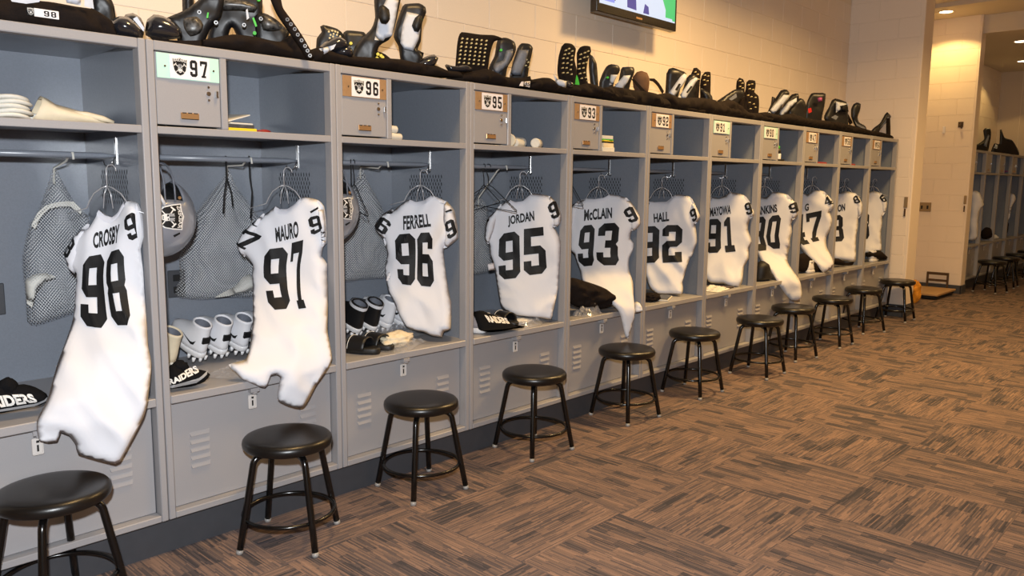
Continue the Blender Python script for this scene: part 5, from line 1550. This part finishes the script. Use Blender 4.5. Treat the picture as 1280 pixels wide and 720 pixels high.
def stack(lab, cat, name, loc, sizes, mats, rz=0.0, group=None):
    z = loc[2]
    for i, ((w, d, h), m) in enumerate(zip(sizes, mats)):
        b = B(); b.box((-w/2, -d/2, 0), (w/2, d/2, h), bev=min(h*0.3, 0.002))
        o = b.obj(name, m, None, (loc[0], loc[1], z))
        o.rotation_euler = (0, 0, rz + random.uniform(-0.12, 0.12))
        tag(o, lab[i], cat, group)
        z += h+0.0003


stack(['yellow-edged booklet at the bottom of the pile beside the 97 box', 'grey booklet on the yellow-edged one beside the 97 box', 'white leaflet on top of the pile beside the 97 box'], 'booklet', 'booklet',
      (1.125, 0.13, SHELF_T), [(0.13, 0.18, 0.012), (0.11, 0.16, 0.014), (0.10, 0.15, 0.006)], [M['paper_yellow'], M['paper_dark'], M['paper']], group='booklets beside the 97 box')
b = B(); b.box((-0.055, -0.06, 0), (0.055, 0.06, 0.004)); o = b.obj('leaflet', M['paper'], None, (1.118, 0.13, SHELF_T+0.052)); o.rotation_euler = (0.05, -0.28, 0.2); tag(o, 'tilted grey-white leaflet above the booklet pile beside the 97 box', 'booklet')
b = B()
for k in range(3):
    b.tube([(0.03*math.cos(a)*(1+0.1*k), 0.03*math.sin(a)*(1-0.1*k), 0.003+k*0.004+0.002*math.sin(3*a)) for a in [2*math.pi*i/24 for i in range(24)]], 0.0022, n=6, closed=True)
o = b.obj('cord_coil', M['red_cloth'], None, (1.245, 0.11, SHELF_T)); tag(o, 'small coiled reddish cord on the shelf of the 97 locker', 'cord')


def roll(lab, loc, r, l, rz, m=None, group=None):
    t = thing('bandage_roll', lab, 'roll', (loc[0], loc[1], loc[2]+r), rz, group)
    n = 20
    b = B()
    b.loft([[Vector((x, rr*math.cos(2*math.pi*i/n), rr*math.sin(2*math.pi*i/n))) for i in range(n)] for x, rr in ((-l/2, r*0.55), (-l/2-0.003, r*0.8), (-l/2, r*0.97), (-l/2+0.006, r), (l/2-0.006, r), (l/2, r*0.97), (l/2+0.003, r*0.8), (l/2, r*0.55))], True, True)
    b.obj('wrap', m or M['off_white'], t)
    return t


roll('white bandage roll under another on the 96 shelf', (1.893, 0.09, SHELF_T), 0.017, 0.085, 0.25, group='bandage rolls on the 96 shelf')
roll('white bandage roll on top of another on the 96 shelf', (1.877, 0.09, SHELF_T+0.033), 0.017, 0.055, 0.1, group='bandage rolls on the 96 shelf')
roll('fat white roll nearest the box on the 95 shelf', (2.66, 0.10, SHELF_T), 0.034, 0.06, 0.9, M['glove'], group='white rolls on the 95 shelf')
roll('white roll in the middle of the 95 shelf', (2.75, 0.12, SHELF_T), 0.024, 0.08, 0.3, group='white rolls on the 95 shelf')
roll('white roll resting farther back on the 95 shelf', (2.80, 0.17, SHELF_T), 0.03, 0.09, 0.1, group='white rolls on the 95 shelf')
roll('white roll at the open end of the 95 shelf', (2.88, 0.10, SHELF_T), 0.027, 0.075, 0.5, group='white rolls on the 95 shelf')
stack(['white folded towel lowest in the pile beside the 93 box', 'cream folded towel second in the pile beside the 93 box', 'black-covered booklet in the pile beside the 93 box', 'yellow-covered booklet in the pile beside the 93 box', 'green-edged booklet in the pile beside the 93 box', 'white sheet on top of the pile beside the 93 box'],
      'folded item', 'folded_item', (3.44, 0.10, SHELF_T), [(0.12, 0.14, 0.026), (0.12, 0.13, 0.024), (0.115, 0.13, 0.008), (0.11, 0.13, 0.008), (0.11, 0.13, 0.006), (0.10, 0.13, 0.02)],
      [M['off_white'], M['glove'], M['ink'], M['paper_yellow'], M['green'], M['off_white']], group='pile beside the 93 box')
roll('small white roll beside the 92 box', (4.14, 0.05, SHELF_T), 0.015, 0.04, 0.4)
lump('glove', 'white glove hanging over beside the 91 box', 'glove', (4.90, 0.07, SHELF_T), (0.035, 0.03, 0.055), 0.3, M['off_white'], 0.3, 2)
roll('white roll beside the 90 box', (5.66, 0.05, SHELF_T), 0.022, 0.05, 0.4)
t = thing('bottle', 'dark bottle with green cap and white label on the 90 shelf', 'bottle', (5.80, 0.10, SHELF_T))
b = B(); b.lathe([(0, 0), (0.031, 0), (0.034, 0.004), (0.034, 0.085), (0.03, 0.097), (0.02, 0.105), (0, 0.106)], n=20); b.obj('bottle_body', M['pad_black'], t)
b = B(); b.lathe([(0.0345, 0.018), (0.0348, 0.02), (0.0348, 0.062), (0.0345, 0.064)], n=20); b.obj('bottle_label', M['card'], t)
b = B(); b.lathe([(0.022, 0.103), (0.024, 0.105), (0.024, 0.122), (0.02, 0.126), (0, 0.126)], n=16); b.obj('bottle_cap', M['green'], t)
b = B(); b.box((-0.05, -0.04, 0), (0.05, 0.04, 0.018), bev=0.004); o = b.obj('pouch', M['ink'], None, (5.73, 0.06, SHELF_T)); tag(o, 'flat dark pouch beside the bottle on the 90 shelf', 'pouch')
b = B(); b.box((-0.09, -0.05, 0), (0.09, 0.05, 0.014), bev=0.003); o = b.obj('booklet', M['red_cloth'], None, (6.56, 0.08, SHELF_T)); tag(o, 'red booklet on the shelf of the 47 locker', 'booklet')
b = B(); b.box((-0.05, -0.05, 0), (0.05, 0.05, 0.014), bev=0.003); o = b.obj('booklet', M['red_cloth'], None, (7.24, 0.07, SHELF_T)); tag(o, 'red booklet on the shelf second from the column', 'booklet')
stack(['magazine lowest on the bench of the 92 locker', 'magazine on top of another on the bench of the 92 locker'], 'magazine', 'magazine', (4.20, 0.14, BENCH), [(0.22, 0.16, 0.008), (0.2, 0.15, 0.006)], [M['paper'], M['paper_dark']], rz=0.5, group='magazines on the 92 bench')
lump('cloth_roll', 'dark cloth beside the magazines on the 92 bench', 'cloth', (4.06, 0.10, BENCH), (0.07, 0.05, 0.03), 0.2, M['cloth_black'], 0.3, 9)
b = B(); b.box((-0.07, -0.05, 0), (0.07, 0.05, 0.012), bev=0.003); o = b.obj('case', M['dark_leather'], None, (5.03, 0.10, BENCH)); tag(o, 'flat dark case under the right hem of jersey 91', 'case')

# wall outlets on the back panels
for x, lab in ((0.398, 'grey outlet plate on the back of the leftmost locker'), (1.09, 'grey outlet plate on the back of the 97 locker')):
    t = thing('outlet', lab, 'outlet', (x, DEPTH-0.0065, 0.935))
    b = B(); b.box((-0.038, -0.006, -0.06), (0.038, 0, 0.06), bev=0.003); b.obj('cover_plate', M['plinth'], t)
    for z in (-0.026, 0.026):
        b = B(); b.box((-0.016, -0.008, z-0.014), (0.016, -0.005, z+0.014), bev=0.002); b.obj('socket', M['dark'], t)


# ------------------------------------------------------------------ shoulder pads on top of the lockers
PLAB = {'98': 'black shoulder pads with a 98 tag, over the leftmost locker', '97': 'shoulder pads with camouflage plates and studded strap, over the 97 locker',
        '96': 'shoulder pads with two tall white plates, over the 96 locker', '95': 'shoulder pads with a wide dotted pad and grey plates, over the 95 locker',
        '93': 'shoulder pads with two dotted pads and a green mark, over the 93 locker', '92': 'shoulder pads with white plates and a brown round pad, below the screen',
        '91': 'shoulder pads with two slotted white plates, over the 92 locker', '90': 'shoulder pads with dotted upright pads, over the 91 locker',
        '47': 'shoulder pads with two slanted white strips, over the 90 locker', '8a': 'black shoulder pads with red and pink spots, over the 47 locker',
        '8b': 'shoulder pads with a square white panel, near the column', 'end': 'open shoulder pads at the end of the row beside the column',
        'far1': 'dark shoulder pads on the far lockers beside the block wall', 'far2': 'dark and white shoulder pads on the far lockers at right'}
STY = {  # name, material, front, back, radius, wrinkle
    'cloth': ('base_cloth', 'cloth_black', 0.035, 0.30, 0.06, 0.03), 'plate': ('body_plate', 'pad_black', 0.018, 0.022, 0.025, 0.006),
    'dotplate': ('inner_pad', 'cloth_black', 0.022, 0.022, 0.03, 0.006), 'dome': ('shoulder_cup', 'pad_gloss', 0.05, 0.05, 0.07, 0.0),
    'panel': ('white_panel', 'panel', 0.006, 0.012, 0.008, 0.002), 'greypanel': ('grey_panel', 'greypanel', 0.008, 0.012, 0.012, 0.003),
    'camo': ('camouflage_panel', 'camo', 0.010, 0.012, 0.02, 0.004), 'strap': ('strap', 'cloth_black', 0.006, 0.006, 0.01, 0.0),
    'buckle': ('buckle', 'black_rubber', 0.012, 0.010, 0.012, 0.0), 'mesh': ('mesh_patch', 'cloth_black', 0.012, 0.02, 0.03, 0.004),
    'green': ('green_mark', 'green', 0.004, 0.004, 0.006, 0), 'brownpad': ('round_pad', 'brownpad', 0.03, 0.02, 0.05, 0.003),
    'slot': ('slot', 'ink', 0.004, 0.006, 0.006, 0), 'redspot': ('red_spot', 'red', 0.004, 0.006, 0.01, 0), 'pinkspot': ('pink_spot', 'pink', 0.004, 0.006, 0.01, 0),
    'tag95': ('number_tag', 'card', 0.003, 0.003, 0.006, 0)}
for n, L_ in PADS.items():
    t = thing('shoulder_pads', PLAB[n], 'shoulder pads', (0, 0, 0), group='shoulder pads on top of the lockers')
    far = n.startswith('far')
    for kind, cx, cy, ph, pts in L_:
        f = plane_frame(cx, cy, ph, zmin=TOPZ+0.001)
        if kind in ('dots', 'studs', 'greenstud', 'yellowstud'):
            lift = 0.022
            r = 0.0042 if kind == 'dots' else (0.0075 if kind == 'studs' else 0.007)
            b = B()
            for u, z in pts:
                p_, nn = f(u/1000, z/1000)
                b.tube([p_+nn*-0.012, p_+nn*(lift*0.6)], r, n=8)
                if kind == 'studs':
                    b.mi = 1; b.tube([p_+nn*0.006, p_+nn*(lift*0.6+0.001)], r*0.5, n=8); b.mi = 0
            o = b.obj({'dots': 'perforation', 'studs': 'rivet', 'greenstud': 'green_clip', 'yellowstud': 'yellow_clip'}[kind], [M[{'dots': 'cream_dot', 'studs': 'chrome', 'greenstud': 'green', 'yellowstud': 'yellow'}[kind]], M['dark']], t)
            if kind == 'dots': o['kind'] = 'stuff'
            continue
        nm, mk, tf, tb, r, wr = STY[kind]
        zlo = min(z for u, z in pts)
        if kind == 'plate' or kind == 'dotplate':
            pts = [(u, z if z > zlo+30 else 1866) for u, z in pts]
        if kind == 'cloth':
            pts = [(u, z) for u, z in pts]
        s = Soft(pts, f, tf=tf, tb=tb, r=r, wr=wr, wsc=(14, 14), seed=cx*3, step=0.014 if cx < 4 else 0.022, base=0.036 if kind in ('buckle', 'slot') else (0.024 if kind in ('panel', 'greypanel', 'camo', 'green', 'redspot', 'pinkspot') else 0.0), smooth=kind not in ('slot', 'tag95', 'panel', 'greypanel'))
        s.build(nm, M[mk], t)
        if kind == 'tag95':
            bm = bmesh.new()
            qm = quad_map([(u/1000, z/1000) for u, z in pts])
            digits_mesh(bm, '95', lambda x, y: f(*qm(0.4+0.5*x, 0.15+0.7*y))[0]+f(0, 1.9)[1]*0.0055)
            bm_obj(bm, 'tag_number', M['ink'], t)
    if n == '98':
        b = B(); b.box((0.428, 0.005, 1.886), (0.498, 0.009, 1.911), bev=0.001); b.obj('number_tag', M['card'], t)
        b = B(); b.box((0.408, 0.0045, 1.886), (0.428, 0.009, 1.912), bev=0.001); b.obj('emblem_tag', M['ink'], t)
        emblem('tag_emblem', lambda x, y, l: Vector((0.409+x*0.018, 0.0042-l*0.0003, 1.888+y*0.022)), t)
        bm = bmesh.new(); digits_mesh(bm, '98', lambda x, y: Vector((0.455+x*0.035, 0.0046, 1.890+y*0.017))); bm_obj(bm, 'tag_number', M['ink'], t)

# ------------------------------------------------------------------ wall screen
t = thing('television', 'black wall television showing a sports picture, above the lockers', 'television', (0, 0, 0))
TX0, TX1, TZ0, TH = 3.80, 4.745, 2.483, 0.575
b = B(); b.box((TX0, 0.42, TZ0), (TX1, 0.475, TZ0+TH), bev=0.006, seg=2); b.obj('housing', M['tv'], t)
b = B(); b.box((TX0+0.2, 0.475, TZ0+0.1), (TX1-0.2, 0.50, TZ0+0.45), bev=0.01); b.obj('rear_cover', M['tv'], t)
b = B(); b.box((4.2, 0.50, TZ0+0.2), (4.35, 0.612, TZ0+0.4)); b.obj('wall_mount', M['tv'], t)
sx0, sx1, sz0, sz1 = TX0+0.025, TX1-0.025, TZ0+0.055, TZ0+TH-0.025
W_, H_ = sx1-sx0, sz1-sz0
scr = link('screen', None, t) if False else None
b = B(); b.box((sx0, 0.4185, sz0), (sx1, 0.4205, sz1)); scr = b.obj('screen', M['scr_white'], t)


def patch(name, pts, m, y):
    bm = bmesh.new()
    poly_mesh(bm, [pts], lambda x, z: Vector((sx0+x*W_, y, sz0+z*H_)), 0.2)
    return bm_obj(bm, name, m, scr)


patch('picture_grass', [(0.86, 0.02), (1, 0.02), (1, 1), (0.66, 1), (0.70, 0.55), (0.80, 0.32), (0.86, 0.15)], M['scr_green'], 0.4180)
patch('picture_figure', [(0.0, 0.1), (0.22, 0.07), (0.2, 0.3), (0.12, 0.6), (0.0, 0.7)], M['scr_grey'], 0.4180)
patch('picture_figure', [(0.34, 0.04), (0.46, 0.03), (0.44, 0.35), (0.38, 0.5), (0.33, 0.3)], M['scr_blue'], 0.4180)
patch('picture_figure', [(0.55, 0.02), (0.63, 0.02), (0.62, 0.12), (0.57, 0.15)], M['scr_blue'], 0.4180)
patch('picture_caption', [(0.05, 0.045), (0.18, 0.045), (0.18, 0.11), (0.05, 0.11)], M['scr_light'], 0.4176)
patch('picture_caption', [(0.19, 0.035), (0.30, 0.035), (0.30, 0.10), (0.19, 0.10)], M['scr_white'], 0.4176)
patch('picture_caption', [(0.84, 0.015), (0.96, 0.015), (0.96, 0.045), (0.84, 0.045)], M['scr_white'], 0.4176)
b = B(); b.box((4.24, 0.4188, TZ0+0.018), (4.31, 0.4205, TZ0+0.030)); b.obj('bezel_badge', M['brass'], t)

# ------------------------------------------------------------------ by the block wall
t = thing('floor_scale', 'tan floor weighing platform with a bronze handle against the block wall', 'scale', (0, 0, 0))
b = B(); b.box((10.12, -0.02, 0.05), (10.90, 0.50, 0.075), bev=0.004); b.obj('platform', M['tan_top'], t)
b = B(); b.box((10.15, 0.0, 0.012), (10.88, 0.48, 0.05), bev=0.004); b.obj('base', M['dark'], t)
b = B()
for y in (0.09, 0.33):
    b.box((10.90, y-0.012, 0.02), (10.925, y+0.012, 0.27), bev=0.003)
b.box((10.90, 0.09, 0.235), (10.925, 0.33, 0.27), bev=0.003); b.box((10.90, 0.09, 0.15), (10.925, 0.33, 0.18), bev=0.003)
b.obj('handle', M['frame_brown'], t)
lump('yellow_cloth', 'yellow cloth hanging low behind the last near stool', 'cloth', (9.75, 0.14, 0.001), (0.10, 0.07, 0.14), 0.4, M['yellow_cloth'], 0.35, 4)


def wall_device(name, lab, cat, x, y0, y1, z0, z1, m, extra=()):
    t = thing(name, lab, cat, (0, 0, 0))
    b = B(); b.box((x-0.012, y0, z0), (x+0.002, y1, z1), bev=0.003); b.obj('cover_plate', M[m], t)
    for nm, a, c, mm in extra:
        b = B(); b.box((x-0.02, a[0], a[1]), (x-0.011, c[0], c[1]), bev=0.002); b.obj(nm, M[mm], t)


wall_device('switch_plate', 'bronze double switch plate on the lit block wall', 'switch', XS, 0.38, 0.54, 1.05, 1.17, 'steel_plate',
            (('switch', (0.41, 1.085), (0.43, 1.13), 'dark'), ('switch', (0.48, 1.085), (0.50, 1.13), 'dark')))
wall_device('wall_reader', 'dark narrow device low on the edge of the cream column', 'wall device', XC, -0.095, -0.06, 1.16, 1.27, 'steel_plate', (('key_hook', (-0.085, 1.07), (-0.068, 1.15), 'frame_brown'),))
wall_device('wall_reader', 'dark narrow device at the right edge of the block wall', 'wall device', XS, -0.03, 0.0, 1.16, 1.27, 'steel_plate', (('key_hook', (-0.022, 1.06), (-0.006, 1.14), 'frame_brown'),))
wall_device('wall_sensor', 'small white sensor high on the lit block wall', 'sensor', XS, 0.285, 0.315, 2.06, 2.15, 'card')
t = thing('wall_hook', 'small bronze hook high at the right of the block wall', 'hook', (0, 0, 0))
b = B(); b.tube([(XS-0.002, 0.11, 2.17), (XS-0.03, 0.11, 2.165), (XS-0.045, 0.10, 2.14), (XS-0.03, 0.09, 2.12), (XS-0.01, 0.1, 2.125)], 0.009, n=8); b.obj('hook_arm', M['frame_brown'], t)
b = B(); b.box((XS-0.006, 0.08, 2.13), (XS+0.002, 0.14, 2.20), bev=0.002); b.obj('hook_plate', M['frame_brown'], t)

# ------------------------------------------------------------------ far lockers' contents
for key, nm, lab, cat, m in (('farjerseyA', 'jersey', 'white jersey hanging in the first far locker beside the block wall', 'jersey', 'jersey'), ('farjerseyB', 'jersey', 'small white jersey in a far locker near the right edge', 'jersey', 'jersey'),
                             ('farjerseyC', 'jersey', 'white jersey cut by the right edge', 'jersey', 'jersey'), ('farcoat', 'coat', 'black coat in the far lockers at the right edge', 'coat', 'cloth_black'), ('farbag', 'bag', 'dark bag on the bench of the second far locker', 'bag', 'cloth_black')):
    if key in ('farjerseyC', 'farcoat'):
        continue
    soft_thing(key, nm, lab, cat, M[m], 0.05, 0.04, 0.08, wr=0.02, step=0.03)
for i, (x, m, lab) in enumerate(((11.42, 'red_cloth', 'reddish cloth on the shelf of the first far locker'), (12.1, 'brownpad', 'brown cloth on the shelf of the second far locker'), (12.95, 'off_white', 'pale cloth on the shelf of the third far locker'), (13.55, 'pink', 'pinkish cloth on the shelf of the fourth far locker'), (13.1, 'off_white', 'white cloth on the bench of the third far locker'))):
    lump('cloth_roll', lab, 'cloth', (x, 0.12, SHELF_T if i < 4 else BENCH), (0.10, 0.07, 0.04), 0.3*i, M[m], 0.3, i+1)
lump('coat', 'black coat bundled on the far bench at the right edge', 'coat', (13.98, 0.2, BENCH), (0.14, 0.11, 0.2), 0.2, M['cloth_black'], 0.25, 6)
